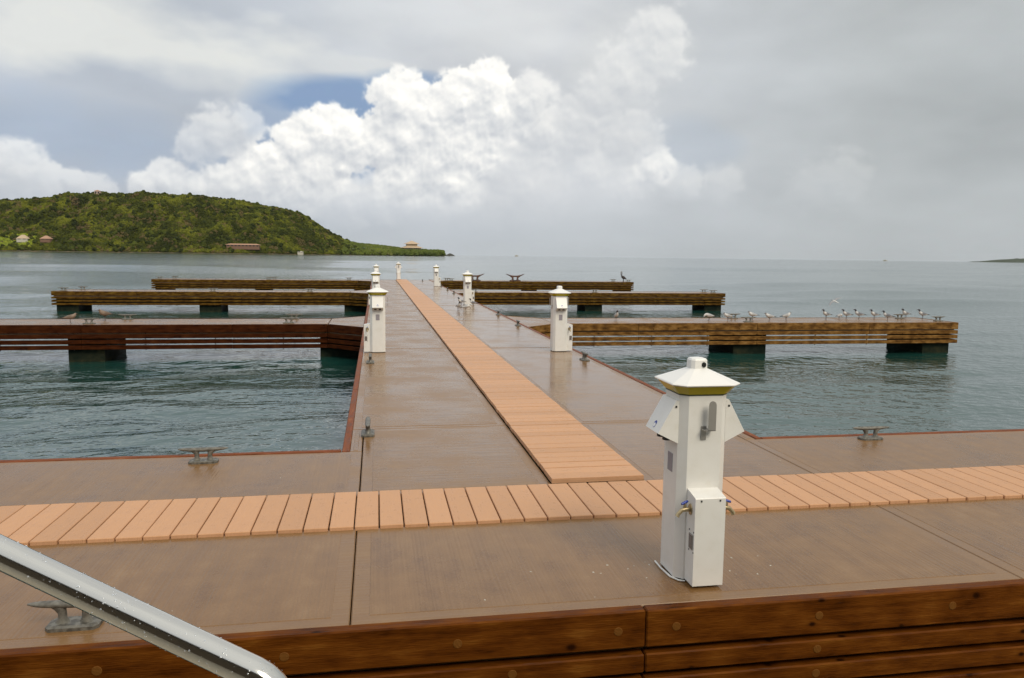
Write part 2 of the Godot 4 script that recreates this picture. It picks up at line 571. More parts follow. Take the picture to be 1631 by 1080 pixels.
func make_materials() -> void:
	M.red = wood(11, [Color(0.03, 0.008, 0.0012), Color(0.095, 0.026, 0.003), Color(0.15, 0.045, 0.005), Color(0.24, 0.09, 0.013)], 0.4, 1.15, 0.55, 12)
	M.dark_red = wood(15, [Color(0.01, 0.002, 0.0006), Color(0.036, 0.0085, 0.002), Color(0.06, 0.0165, 0.004), Color(0.09, 0.028, 0.008)], 0.55, 1.2, 0.5, 6)
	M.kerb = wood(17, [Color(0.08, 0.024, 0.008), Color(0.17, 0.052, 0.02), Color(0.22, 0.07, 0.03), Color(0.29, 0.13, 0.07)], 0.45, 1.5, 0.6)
	M.gold = wood(21, [Color(0.03, 0.014, 0.004), Color(0.12, 0.055, 0.014), Color(0.23, 0.115, 0.03), Color(0.32, 0.19, 0.075)], 0.55, 1.25, 0.6, 8)
	M.olive = wood(31, [Color(0.012, 0.006, 0.001), Color(0.07, 0.032, 0.005), Color(0.14, 0.075, 0.012), Color(0.2, 0.14, 0.03)], 0.55, 1.2, 0.6, 6)
	M.plug = wood(41, [Color(0.11, 0.04, 0.007), Color(0.16, 0.062, 0.012), Color(0.2, 0.085, 0.02)], 0.5)
	var decks := []
	for k in 4:
		var t := 1.0 + (k - 1.5) * 0.035
		var d := wood(51 + k * 7, [Color(0.52 * t, 0.285 * t, 0.152 * t), Color(0.565 * t, 0.32 * t, 0.18 * t), Color(0.60 * t, 0.35 * t, 0.205 * t)], 0.36, 1.0, 0.5)
		d.normal_scale = 0.35
		decks.append(d)
	M.decks = decks
	var browns := [Color(0.145, 0.07, 0.023), Color(0.196, 0.102, 0.036), Color(0.228, 0.123, 0.047), Color(0.27, 0.157, 0.07)]
	M.slab_z = concrete(101, false, browns, 1.7, 0.24, 0.36)
	M.slab_x = concrete(121, true, browns, 1.0, 0.14, 0.38)
	M.slab_wet = concrete(181, true, browns, 0.6, 0.07, 0.26)
	var pale := [Color(0.19, 0.1, 0.04), Color(0.225, 0.123, 0.05), Color(0.265, 0.155, 0.07)]
	M.edge = concrete(141, true, pale, 0.5, 0.2, 0.4)
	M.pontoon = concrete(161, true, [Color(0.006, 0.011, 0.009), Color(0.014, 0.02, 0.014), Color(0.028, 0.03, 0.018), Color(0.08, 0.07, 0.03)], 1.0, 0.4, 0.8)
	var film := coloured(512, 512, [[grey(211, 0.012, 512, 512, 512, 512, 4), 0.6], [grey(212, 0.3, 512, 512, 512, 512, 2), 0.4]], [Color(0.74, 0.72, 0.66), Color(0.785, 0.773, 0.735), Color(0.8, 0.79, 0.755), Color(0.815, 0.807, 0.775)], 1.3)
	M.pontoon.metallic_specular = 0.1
	M.white = plain(Color(1, 1, 1), 0.32)
	M.white.albedo_texture = tex(film)
	M.white.uv1_triplanar = true
	M.white.uv1_world_triplanar = true
	M.white.uv1_scale = Vector3.ONE * 1.3
	M.lid = plain(lin(0.84, 0.83, 0.8), 0.3)
	var lens := plain(lin(0.62, 0.52, 0.03), 0.25)
	lens.backlight_enabled = true
	lens.backlight = lin(0.6, 0.5, 0.05)
	M.lens = lens
	M.black = plain(lin(0.012, 0.012, 0.013), 0.35)
	M.gasket = plain(lin(0.05, 0.06, 0.02), 0.6)
	M.steel_grey = plain(lin(0.36, 0.35, 0.33), 0.38, 0.6)
	M.plate_grey = plain(lin(0.3, 0.28, 0.31), 0.5)
	M.brass = plain(lin(0.46, 0.37, 0.22), 0.38, 0.75)
	M.blue = plain(lin(0.03, 0.06, 0.33), 0.35)
	M.meter = plain(lin(0.17, 0.15, 0.14), 0.2)
	var galv := StandardMaterial3D.new()
	var ga := grey(201, 0.02, 256, 256, 256, 256, 4)
	galv.albedo_texture = tex(coloured(256, 256, [[ga, 1.0]], [Color(0.09, 0.084, 0.07), Color(0.15, 0.14, 0.12), Color(0.21, 0.2, 0.17)], 2.0))
	galv.uv1_triplanar = true
	galv.uv1_scale = Vector3.ONE * 4
	galv.metallic = 0.2
	galv.roughness = 0.48
	M.galv = galv
	var rust := StandardMaterial3D.new()
	rust.albedo_texture = tex(coloured(256, 256, [[ga, 1.0]], [Color(0.04, 0.022, 0.018), Color(0.09, 0.045, 0.035), Color(0.15, 0.075, 0.05)], 2.0))
	rust.uv1_triplanar = true
	rust.roughness = 0.6
	M.rust = rust
	M.iron = plain(lin(0.03, 0.028, 0.026), 0.55, 0.3)
	var chrome := plain(lin(0.66, 0.645, 0.6), 0.13, 1.0)
	M.chrome = chrome
	var drop := plain(Color(0.95, 0.97, 1.0), 0.02)
	drop.refraction_enabled = true
	drop.refraction_scale = 0.033
	drop.transparency = BaseMaterial3D.TRANSPARENCY_ALPHA
	drop.albedo_color.a = 0.2
	M.drop = drop
	var bird := plain(Color(1, 1, 1), 0.7)
	bird.vertex_color_use_as_albedo = true
	M.bird = bird
	var sea := plain(lin(0.01, 0.054, 0.044), 0.06)
	sea.metallic_specular = 0.75
	sea.uv1_triplanar = true
	sea.uv1_world_triplanar = true
	sea.uv1_scale = Vector3(1 / 7.0, 1 / 7.0, 1 / 4.2)
	var r1 := grey(301, 0.012, 1024, 1024, 1024, 1024, 4)
	r1.convert(Image.FORMAT_RGB8)
	r1.bump_map_to_normal_map(9.0)
	sea.normal_enabled = true
	sea.normal_texture = tex(r1)
	sea.normal_scale = 0.5
	M.sea = sea
	var scrub := plain(Color(1, 1, 1), 0.85)
	scrub.vertex_color_use_as_albedo = true
	scrub.metallic_specular = 0.15
	M.scrub = scrub
	var soil := StandardMaterial3D.new()
	soil.albedo_texture = tex(coloured(256, 256, [[ga, 1.0]], [Color(0.03, 0.035, 0.012), Color(0.07, 0.065, 0.025), Color(0.14, 0.1, 0.05)], 1.8))
	soil.uv1_triplanar = true
	soil.uv1_world_triplanar = true
	soil.uv1_scale = Vector3.ONE / 60.0
	soil.roughness = 0.95
	M.soil = soil


# ---------------------------------------------------------------- water
func lines(lo: float, f0: float, f1: float, hi: float, step: float, growth: float) -> PackedFloat32Array:
	var left := []
	var x := f0
	var s := step
	while x > lo:
		s *= growth
		x -= s
		left.append(x)
	left.reverse()
	var out := PackedFloat32Array(left)
	x = f0
	while x < f1:
		out.append(x)
		x += step
	s = step
	while x < hi:
		out.append(x)
		s *= growth
		x += s
	out.append(x)
	return out


# wave length in metres, height
const WAVES := [[0.42, 0.006], [0.8, 0.013], [1.5, 0.024], [3.2, 0.04], [6.5, 0.075], [14.0, 0.13], [30.0, 0.25], [65.0, 0.5]]


func make_water() -> void:
	var xs := lines(-9000, -11, 17, 9000, 0.13, 1.055)
	var zs := lines(-11000, -42, -3, 60, 0.11, 1.055)
	var n1 := noise(401, 1.0, 1)
	var nx := xs.size()
	var nz := zs.size()
	var v := PackedVector3Array()
	v.resize(nx * nz)
	for j in nz:
		var z := zs[j]
		var dz := zs[mini(j + 1, nz - 1)] - zs[maxi(j - 1, 0)]
		for i in nx:
			var x := xs[i]
			var wind := 0.95 + 0.55 * n1.get_noise_2d(x / 42.0 + 300, z / 26.0)
			var cell := maxf(dz, (xs[mini(i + 1, nx - 1)] - xs[maxi(i - 1, 0)])) * 0.5
			var y := 0.0
			for k in 8:
				var lam: float = WAVES[k][0]
				if cell > lam * 0.3:
					continue
				var amp: float = WAVES[k][1] * clampf((0.3 - cell / lam) / 0.12, 0, 1)
				if lam > 3:  # long waves only on the open water
					amp *= clampf(cell / lam * 16.0, 0, 1)
				y += amp * n1.get_noise_2d((x + z * 0.12 * (k % 3 - 1)) / lam * 0.42 + k * 37, z / lam)
			v[j * nx + i] = Vector3(x, WATER_Y + y * wind, z)
	var idx := PackedInt32Array()
	idx.resize((nx - 1) * (nz - 1) * 6)
	var k := 0
	for j in nz - 1:
		for i in nx - 1:
			var a := j * nx + i
			idx[k] = a
			idx[k + 1] = a + 1
			idx[k + 2] = a + nx
			idx[k + 3] = a + 1
			idx[k + 4] = a + nx + 1
			idx[k + 5] = a + nx
			k += 6
	var n := PackedVector3Array()
	n.resize(nx * nz)
	for j in nz:
		for i in nx:
			var a := v[j * nx + maxi(i - 1, 0)]
			var b := v[j * nx + mini(i + 1, nx - 1)]
			var c := v[maxi(j - 1, 0) * nx + i]
			var d := v[mini(j + 1, nz - 1) * nx + i]
			n[j * nx + i] = (d - c).cross(b - a).normalized()
	var arr := []
	arr.resize(Mesh.ARRAY_MAX)
	arr[Mesh.ARRAY_VERTEX] = v
	arr[Mesh.ARRAY_NORMAL] = n
	arr[Mesh.ARRAY_INDEX] = idx
	var m := ArrayMesh.new()
	m.add_surface_from_arrays(Mesh.PRIMITIVE_TRIANGLES, arr)
	structure("water", m, M.sea)


# ---------------------------------------------------------------- the hill across the bay
const RIDGE := [[-760, 70], [-475, 65], [-438, 68], [-400, 75], [-362, 79], [-336, 78], [-285, 79.5], [-246, 79], [-206, 76], [-166, 71], [-125, 63.5], [-100, 57], [-84, 47], [-67, 35.5], [-46, 24], [-25, 17.5], [1, 12.5], [36, 9], [80, 6], [92, 1]]
var gully: FastNoiseLite
var lumps: FastNoiseLite


func ridge_height(x: float) -> float:
	var q := x / 1.364
	for i in RIDGE.size() - 1:
		if q <= RIDGE[i + 1][0]:
			var t := clampf(inverse_lerp(RIDGE[i][0], RIDGE[i + 1][0], q), 0, 1)
			return 1.7 + (lerpf(RIDGE[i][1], RIDGE[i + 1][1], t) - 1.7) * 1.364
	return -3.0


func shore_z(x: float) -> float:
	return -1290.0 - 150.0 * smoothstep(-220.0, 60.0, x) + gully.get_noise_2d(x, 0) * 14


func hill_y(x: float, z: float) -> float:
	var zs := shore_z(x)
	var t := (zs - z) / (zs + 1520.0)
	var top := ridge_height(x) - 5.0
	if t <= 0:
		return WATER_Y + 0.3 + t * 30
	var up := 0.0
	if t < 1:
		up = pow(sin(t * PI / 2), 1.15)
		up += gully.get_noise_2d(x * 1.4 + z * 0.5, z * 0.5) * 0.16 * sin(t * PI) * 1.4
	else:
		up = cos(minf((t - 1) * 0.9, 1.5))
	return WATER_Y + 0.3 + minf(2.5, t * 40) + maxf(top - 2.5, 0.5) * maxf(up, 0)


func bush_mesh(s: int, n_lat: int, n_lon: int) -> ArrayMesh:
	var r := RandomNumberGenerator.new()
	r.seed = s
	var b := MB.new()
	for k in 4:
		var o := Vector3(r.randf_range(-0.5, 0.5), r.randf_range(0.2, 0.75), r.randf_range(-0.5, 0.5))
		var size := r.randf_range(0.38, 0.68)
		var rings := []
		for i in n_lat:
			var la := -PI / 2 + PI * (i + 0.35) / (n_lat - 0.3)
			var ring := []
			for j in n_lon:
				var lo := TAU * j / n_lon
				ring.append(o + Vector3(cos(la) * cos(lo), sin(la) * 0.85, -cos(la) * sin(lo)) * size * r.randf_range(0.72, 1.25))
			rings.append(ring)
		b.hard_loft(rings)
	return b.commit()


func scatter(called: String, count: int, s: int, place: Callable, mesh: Mesh, parent: Node3D) -> void:
	var r := RandomNumberGenerator.new()
	r.seed = s
	var xf := []
	var cols := []
	while xf.size() < count:
		var got: Array = place.call(r)
		if got.is_empty():
			count -= 1
			continue
		xf.append(got[0])
		cols.append(got[1])
	var mm := MultiMesh.new()
	mm.transform_format = MultiMesh.TRANSFORM_3D
	mm.use_colors = true
	mm.mesh = mesh
	mm.instance_count = xf.size()
	for i in xf.size():
		mm.set_instance_transform(i, xf[i])
		mm.set_instance_color(i, cols[i])
	var o := MultiMeshInstance3D.new()
	o.multimesh = mm
	o.material_override = M.scrub
	o.name = numbered(called, parent)
	o.set_meta("kind", "stuff")
	parent.add_child(o)


func bush_at(r: RandomNumberGenerator) -> Array:
	var x := r.randf_range(-720, 122)
	var zs := shore_z(x)
	var t := r.randf()
	var z := lerpf(zs - 1.0, -1545.0, t)
	var y := hill_y(x, z)
	if y < 0.6:
		return []
	var patch := lumps.get_noise_2d(x * 0.8, z * 1.3)
	var fine := r.randf()
	var size := r.randf_range(1.5, 3.6) * lerpf(1.0, 2.1, smoothstep(-60.0, 10.0, x))
	var dark := Color(0.024, 0.03, 0.004)
	var mid := Color(0.06, 0.068, 0.008)
	var light := Color(0.14, 0.148, 0.015)
	var dry := Color(0.12, 0.085, 0.04)
	var k := clampf(0.48 + patch * 1.0 + (fine - 0.5) * 0.5, 0, 1)
	var c := dark.lerp(mid, k * 2) if k < 0.5 else mid.lerp(light, k * 2 - 1)
	if lumps.get_noise_2d(x * 1.6 + 400, z * 2.0) > 0.24 and fine > 0.45:
		c = c.lerp(dry, 0.8)
	if x < -520 and y < 26 and y > 6 and lumps.get_noise_2d(x * 0.7 + 70, z) > -0.25:  # lawn beside the two roofs, its sunlight put into the colour
		c = Color(0.26, 0.30, 0.03).lerp(Color(0.16, 0.2, 0.03), fine)
		size *= 0.8
	if x > -60:
		c = c.lerp(Color(0.12, 0.16, 0.035), 0.5)
	var b := Basis(Vector3.UP, r.randf() * TAU).scaled(Vector3(size, size * r.randf_range(0.7, 1.25), size))
	return [Transform3D(b, Vector3(x, y - 0.3, z)), c]


func crown_at(r: RandomNumberGenerator) -> Array:
	var x := r.randf_range(-720, 118)
	var z := lerpf(shore_z(x) - 2.0, -1530.0, pow(r.randf(), 1.3))
	var y := hill_y(x, z)
	if y < 0.6 or lumps.get_noise_2d(x * 1.1 + 900, z * 1.5) < -0.1:
		return []
	var size := r.randf_range(3.6, 6.2)
	var c := Color(0.02, 0.027, 0.005).lerp(Color(0.07, 0.085, 0.012), pow(r.randf(), 1.5))
	return [Transform3D(Basis(Vector3.UP, r.randf() * TAU).scaled(Vector3(size, size * r.randf_range(0.8, 1.3), size)), Vector3(x, y + 0.4, z)), c]


func house(called: String, label: String, at: Vector3, size: Vector3, roof_h: float, wall: Material, roof: Material, turn: float, windows: int) -> void:
	var t := thing(called, label, "house", at, turn, "houses on the far shore")
	var b := MB.new()
	b.box(Vector3(-size.x / 2, -4, -size.z / 2), Vector3(size.x / 2, size.y, size.z / 2))
	part(t, "wall", b.commit(), wall)
	b = MB.new()
	var e := 1.12
	var lo := []
	var hi := []
	for q: Array in [[-1, 1], [1, 1], [1, -1], [-1, -1]]:
		lo.append(Vector3(q[0] * size.x / 2 * e, size.y, q[1] * size.z / 2 * e))
		hi.append(Vector3(q[0] * maxf(size.x / 2 - size.z / 2, 0.3), size.y + roof_h, q[1] * 0.3))
	b.hard_loft([lo, hi])
	part(t, "roof", b.commit(), roof)
	for k in windows:
		b = MB.new()
		var x := (k + 0.5) / windows * size.x - size.x / 2
		b.box(Vector3(x - size.x / windows * 0.28, size.y * 0.3, size.z / 2 - 0.1), Vector3(x + size.x / windows * 0.28, size.y * 0.8, size.z / 2 + 0.06))
		part(t, "window", b.commit(), M.black)


func make_far() -> void:
	gully = noise(501, 0.012, 3)
	lumps = noise(502, 0.02, 3)
	var xs := []
	var x := -1100.0
	while x < 131:
		xs.append(x)
		x += 7.0
	var b := MB.new()
	var nt := 60
	for i in xs.size():
		var zs := shore_z(xs[i])
		for j in nt + 1:
			var z := lerpf(zs + 12, -1720.0, float(j) / nt)
			b.p(Vector3(xs[i], hill_y(xs[i], z), z))
	for i in xs.size() - 1:
		for j in nt:
			var a := i * (nt + 1) + j
			b.tri(a, a + nt + 1, a + nt + 2)
			b.tri(a, a + nt + 2, a + 1)
	structure("hill", b.commit(), M.soil)
	var woods := Node3D.new()
	woods.name = "hillside_scrub"
	add_child(woods)
	tag(woods, "dense green scrub covering the hill across the bay", "scrub")
	woods.set_meta("kind", "stuff")
	for k in 3:
		scatter("bushes", 30000, 600 + k, bush_at, bush_mesh(70 + k, 4, 6), woods)
	scatter("tree_crowns", 2600, 640, crown_at, bush_mesh(80, 5, 7), woods)
	# houses on the shore
	var tile := plain(lin(0.42, 0.25, 0.16), 0.8)
	var pale_roof := plain(lin(0.5, 0.38, 0.26), 0.8)
	var brick := plain(lin(0.2, 0.11, 0.07), 0.85)
	var cream := plain(lin(0.55, 0.45, 0.3), 0.8)
	var white := plain(lin(0.52, 0.48, 0.4), 0.7)
	for h: Array in [["house", "small house with pale hipped roof beside the lawn painted sunlit green at far left", -536.0, 15.5, Vector3(15, 1.6, 11), 6.0, white, pale_roof, 2], ["house", "small house with brown hipped roof right of the lawn painted sunlit green", -504.0, 15.5, Vector3(14, 1.6, 11), 5.0, brick, tile, 2], ["house", "long low reddish house in the trees near the shore under the hill", -210.0, 8.5, Vector3(50, 3.4, 9), 1.8, brick, tile, 9], ["house", "tiny white house on the shore right of the long reddish house", -124.0, 1.0, Vector3(9, 1.2, 7), 1.3, white, white, 2], ["house", "tiny pink house on the very top of the hill", -487.0, 99.0, Vector3(9, 6.5, 7), 2.0, plain(lin(0.5, 0.36, 0.3), 0.8), tile, 2]]:
		var hx: float = h[2]
		var hz := -1292.0
		while hill_y(hx, hz) < h[3] and hz > -1515:
			hz -= 2.0
		house(h[0], h[1], Vector3(hx, hill_y(hx, hz) + 1.6, hz + 5), h[4], h[5], h[6], h[7], 0.0, h[8])
	var pg := thing("pagoda_house", "tan house with two stacked pyramid roofs among palms on the point", "house", Vector3(66, hill_y(66, -1468), -1468), 0.1, "houses on the far shore")
	for f: Array in [["lower_storey", 9.0, 0.0, 6.0], ["upper_storey", 5.5, 8.2, 10.2]]:
		b = MB.new()
		b.box(Vector3(-f[1], f[2] - (2.0 if f[2] == 0 else 0.0), -f[1] * 0.7), Vector3(f[1], f[3], f[1] * 0.7))
		part(pg, f[0], b.commit(), cream)
	for f: Array in [["lower_roof", 11.5, 6.0, 8.4, 5.0], ["upper_roof", 8.0, 10.2, 13.6, 0.6]]:
		b = MB.new()
		var lo := []
		var hi := []
		for q: Array in [[-1, 1], [1, 1], [1, -1], [-1, -1]]:
			lo.append(Vector3(q[0] * f[1], f[2], q[1] * f[1] * 0.75))
			hi.append(Vector3(q[0] * f[4], f[3], q[1] * f[4] * 0.75))
		b.hard_loft([lo, hi])
		part(pg, f[0], b.commit(), pale_roof)
	pg.scale = Vector3.ONE * 1.75
	for k in 4:
		b = MB.new()
		b.box(Vector3(-7.2 + k * 4.2, 1.2, 6.25), Vector3(-5.4 + k * 4.2, 4.6, 6.4))
		part(pg, "window", b.commit(), M.black)
	# palms on the point
	var trunk := plain(lin(0.16, 0.12, 0.08), 0.9)
	var frond := plain(lin(0.075, 0.11, 0.025), 0.6)
	var r := RandomNumberGenerator.new()
	r.seed = 77
	var palm: Node3D = null
	for k in 9:
		var px := -40.0 + k * 17.5 + r.randf_range(-2, 2)
		var pz := shore_z(px) - r.randf_range(4, 22)
		var label: String = ["leftmost", "second", "third", "fourth", "fifth", "sixth", "seventh", "eighth", "rightmost"][k] + (" coconut palm on the far point" if k == 0 or k == 8 else " coconut palm from the left on the far point")
		if palm == null:
			palm = thing("palm_tree", label, "palm tree", Vector3.ZERO, 0.0, "palms on the far point")
			b = MB.new()
			b.tube([Vector3(0, -1, 0), Vector3(0.3, 3.5, 0), Vector3(0.9, 7.5, 0)], [0.28, 0.2, 0.15], 6)
			part(palm, "trunk", b.commit(), trunk)
			b = MB.new()
			for q in 14:
				var w := TAU * q / 14.0 + r.randf_range(-0.2, 0.2)
				var lift := r.randf_range(0.2, 1.5)
				var out := Vector3(cos(w), 0, sin(w))
				var side := Vector3(-sin(w), 0, cos(w)) * 0.36
				var top := Vector3(0.9, 7.4, 0)
				var pts := [top, top + out * 1.3 + Vector3.UP * lift, top + out * 2.6 + Vector3.UP * lift * 0.6, top + out * 3.4 - Vector3.UP * (1.5 - lift * 0.6)]
				for u in 3:
					var w0 := 0.4 if u == 0 else 1.0
					var w1 := 0.15 if u == 2 else 1.0
					b.quad(pts[u] - side * w0, pts[u] + side * w0, pts[u + 1] + side * w1, pts[u + 1] - side * w1)
			part(palm, "crown", b.commit(), frond)
			palm.position = Vector3(px, hill_y(px, pz), pz)
		else:
			var c := copy_of(palm, "palm_tree", label, Vector3(px, hill_y(px, pz), pz), r.randf() * TAU, "palms on the far point")
			c.scale = Vector3.ONE * r.randf_range(0.75, 1.25)
	# islet beyond the point, far cape at the right, boats on the horizon
	var rock := plain(lin(0.06, 0.06, 0.05), 0.9)
	for g: Array in [["islet", Vector3(190, WATER_Y, -2020), 15.0, 6.0, 8.0, 9], ["cape", Vector3(4350, WATER_Y, -4300), 640.0, 30.0, 120.0, 14]]:
		b = MB.new()
		var rn := noise(int(g[2]), 0.35, 3)
		var rings := []
		var nseg := 40
		for i in g[5]:
			var t = float(i) / (g[5] - 1)
			var ring := []
			for j in nseg:
				var w := TAU * j / nseg
				var k := 1.0 + 0.35 * rn.get_noise_2d(cos(w) * 4, sin(w) * 4 + t)
				ring.append(Vector3(cos(w) * g[2] * (1.0 - t) * k, g[3] * (1 - pow(1 - t, 1.8)) * (1.0 + 0.5 * rn.get_noise_2d(j * 0.9, i * 1.7)) - 0.6 * (1 - t), -sin(w) * g[4] * (1.0 - t) * k))
			rings.append(ring)
		b.loft(rings, false)
		var o := structure(g[0], b.commit(), rock if g[0] == "islet" else plain(lin(0.045, 0.06, 0.035), 0.95))
		o.position = g[1]
	for g: Array in [["white motor yacht on the horizon above the big rusty cleat", Vector3(455 * 1.5, WATER_Y, -3750), 1.0, 0.4], ["white motor yacht on the horizon at the right near the far cape", Vector3(1799 * 1.4, WATER_Y, -3500), 1.0, -0.3]]:
		var t := thing("motor_yacht", g[0], "boat", g[1], g[3], "yachts on the horizon")
		b = MB.new()
		var rings := []
		for s: Array in [[-11.0, 2.4, 0.0, 2.6], [-6.0, 2.8, -0.3, 2.7], [2.0, 2.7, -0.3, 3.0], [7.0, 1.8, -0.2, 3.5], [11.0, 0.1, 1.0, 4.2]]:
			rings.append([Vector3(s[0], s[3], s[1]), Vector3(s[0], s[2], s[1] * 0.6), Vector3(s[0], s[2], -s[1] * 0.6), Vector3(s[0], s[3], -s[1])])
		b.hard_loft(rings)
		part(t, "hull", b.commit(), white)
		b = MB.new()
		b.box(Vector3(-8, 2.6, -2), Vector3(3.5, 5.0, 2))
		b.box(Vector3(-5, 5.0, -1.6), Vector3(1.5, 7.0, 1.6))
		part(t, "cabin", b.commit(), white)
		b = MB.new()
		b.box(Vector3(-7, 3.4, -2.05), Vector3(2.8, 4.3, 2.05))
		part(t, "window_band", b.commit(), M.black)


# ---------------------------------------------------------------- docks
const ROWS := [[0.006, -0.183], [-0.216, -0.312], [-0.345, -0.441], [-0.474, -0.568]]


func board_mesh(length: float, height: float, thick: float, variant: int) -> ArrayMesh:
	var key := "b%.3f_%.3f_%.3f_%d" % [length, height, thick, variant]
	if not mesh_cache.has(key):
		var b := MB.new()
		b.chamfered(Vector3(length, height, thick), 0.007, 0.42, 1.9, Vector2(variant * 0.37, variant * 0.23))
		mesh_cache[key] = b.commit()
	return mesh_cache[key]


# rows of fascia boards along the outer line a-b; 'inward' points to the dock
func fascia(parent: Node3D, a: Vector2, b: Vector2, inward: Vector2, mat: Material, rows: Array, seg: float, first := 0.0) -> void:
	var total := a.distance_to(b)
	var dir := (b - a) / total
	var turn := atan2(-dir.y, dir.x)
	var cuts := [0.0]
	var s := first if first > 0 else seg
	while s < total - 0.3:
		cuts.append(s)
		s += seg
	cuts.append(total)
	for row: Array in rows:
		for k in cuts.size() - 1:
			var length: float = cuts[k + 1] - cuts[k] - 0.005
			var mid: Vector2 = a + dir * (cuts[k] + cuts[k + 1]) / 2 + inward * 0.033
			var h: float = row[0] - row[1]
			part(parent, "fascia_board", board_mesh(length, h, 0.066, rng.randi() % 5), mat, Vector3(mid.x, (row[0] + row[1]) / 2 + rng.randf_range(-0.002, 0.002), mid.y), Vector3(0, turn, 0))



func slab(parent: Node3D, x0: float, x1: float, z0: float, z1: float, field: Material, border := 0.085) -> void:
	# concrete panel: tooled smooth border, broomed field a hair higher
	var b := MB.new()
	var c := 0.006
	var y := 0.0
	var lo := [Vector3(x0, -0.25, z1), Vector3(x1, -0.25, z1), Vector3(x1, -0.25, z0), Vector3(x0, -0.25, z0)]
	var up := [Vector3(x0, y - c, z1), Vector3(x1, y - c, z1), Vector3(x1, y - c, z0), Vector3(x0, y - c, z0)]
	var rim := [Vector3(x0 + c, y, z1 - c), Vector3(x1 - c, y, z1 - c), Vector3(x1 - c, y, z0 + c), Vector3(x0 + c, y, z0 + c)]
	var g := border
	var inn := [Vector3(x0 + g, y, z1 - g), Vector3(x1 - g, y, z1 - g), Vector3(x1 - g, y, z0 + g), Vector3(x0 + g, y, z0 + g)]
	b.hard_loft([lo, up, rim, inn], false)
	var m := b.commit()
	var f := MB.new()
	var top := []
	for k in 4:
		var q: Vector3 = inn[k]
		top.append(q + Vector3(0.003 if k == 0 or k == 3 else -0.003, 0.0022, -0.003 if k < 2 else 0.003))
	f.hard_loft([inn, top], false)
	f.quad(top[0], top[1], top[2], top[3])
	f.commit(m)
	var o := part(parent, "concrete_panel", m, null)
	o.mesh = m
	o.set_surface_override_material(0, M.edge)
	o.set_surface_override_material(1, field)


func block(parent: Node3D, called: String, lo: Vector3, hi: Vector3, mat: Material) -> void:
	var b := MB.new()
	b.box(lo, hi)
	part(parent, called, b.commit(), mat)


func plug(parent: Node3D, x: float, y: float, z: float) -> void:
	if not mesh_cache.has("plug"):
		var b := MB.new()
		var rings := []
		for q: Array in [[0.022, -0.01], [0.022, 0.001], [0.02, 0.0025]]:
			var ring := []
			for k in 14:
				ring.append(Vector3(cos(TAU * k / 14) * q[0], sin(TAU * k / 14) * q[0], q[1]))
			rings.append(ring)
		b.hard_loft(rings)
		mesh_cache["plug"] = b.commit()
	part(parent, "bolt_plug", mesh_cache["plug"], M.plug, Vector3(x, y, z), Vector3(0, 0, rng.randf() * TAU))


func make_near_dock() -> void:
	var d := thing("near_dock", "brown concrete floating dock crossing the foreground with orange boardwalk strip", "dock")
	var xs := [-10.8, -7.26, -3.69, -0.13, 3.43, 6.99, 10.55, 14.1]
	for k in xs.size() - 1:
		slab(d, xs[k] + 0.0028, xs[k + 1] - 0.0028, -4.725, -3.452, M.slab_z)
		if k != 3:
			slab(d, xs[k] + 0.0028, xs[k + 1] - 0.0028, -6.64, -5.395, M.slab_z)
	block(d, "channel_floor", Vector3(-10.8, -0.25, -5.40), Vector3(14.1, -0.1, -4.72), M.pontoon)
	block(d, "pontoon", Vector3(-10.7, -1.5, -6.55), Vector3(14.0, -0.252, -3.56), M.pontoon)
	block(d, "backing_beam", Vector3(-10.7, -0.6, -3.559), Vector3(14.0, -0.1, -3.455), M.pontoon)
	fascia(d, Vector2(-10.8, -3.38), Vector2(14.1, -3.38), Vector2(0, -1), M.red, ROWS, 3.1, 2.775)
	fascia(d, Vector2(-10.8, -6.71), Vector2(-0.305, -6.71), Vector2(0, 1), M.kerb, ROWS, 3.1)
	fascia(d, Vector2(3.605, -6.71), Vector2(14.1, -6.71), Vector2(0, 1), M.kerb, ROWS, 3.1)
	for k in 14:
		var x := -4.3 + 0.775 * k + (0.0 if k < 8 else -0.48)
		if k < 8:
			plug(d, -1.19 + 0.775 * (k - 4), -0.09, -3.38)
		else:
			plug(d, 1.43 + 0.76 * (k - 8), -0.085, -3.38)
	for k in 5:
		plug(d, 0.62 + 1.57 * (k - 1), -0.262, -3.38)
		plug(d, 0.62 + 1.57 * (k - 1), -0.392, -3.38)
	var pm := []
	for k in 4:
		var b := MB.new()
		b.chamfered(Vector3(0.1455, 0.03, 0.715), 0.004, 1.0, 2.6, Vector2(k * 0.31, k * 0.27))
		pm.append(b.commit())
	var x := -0.145 - 0.1535 * 42
	while x < 10.4:
		part(d, "deck_plank", pm[rng.randi() % 4], M.decks[rng.randi() % 4], Vector3(x + 0.0768, 0.008 + rng.randf_range(-0.0012, 0.0012), -5.06 + rng.randf_range(-0.003, 0.003)), Vector3(0, rng.randf_range(-0.002, 0.002), 0))
		x += 0.1535


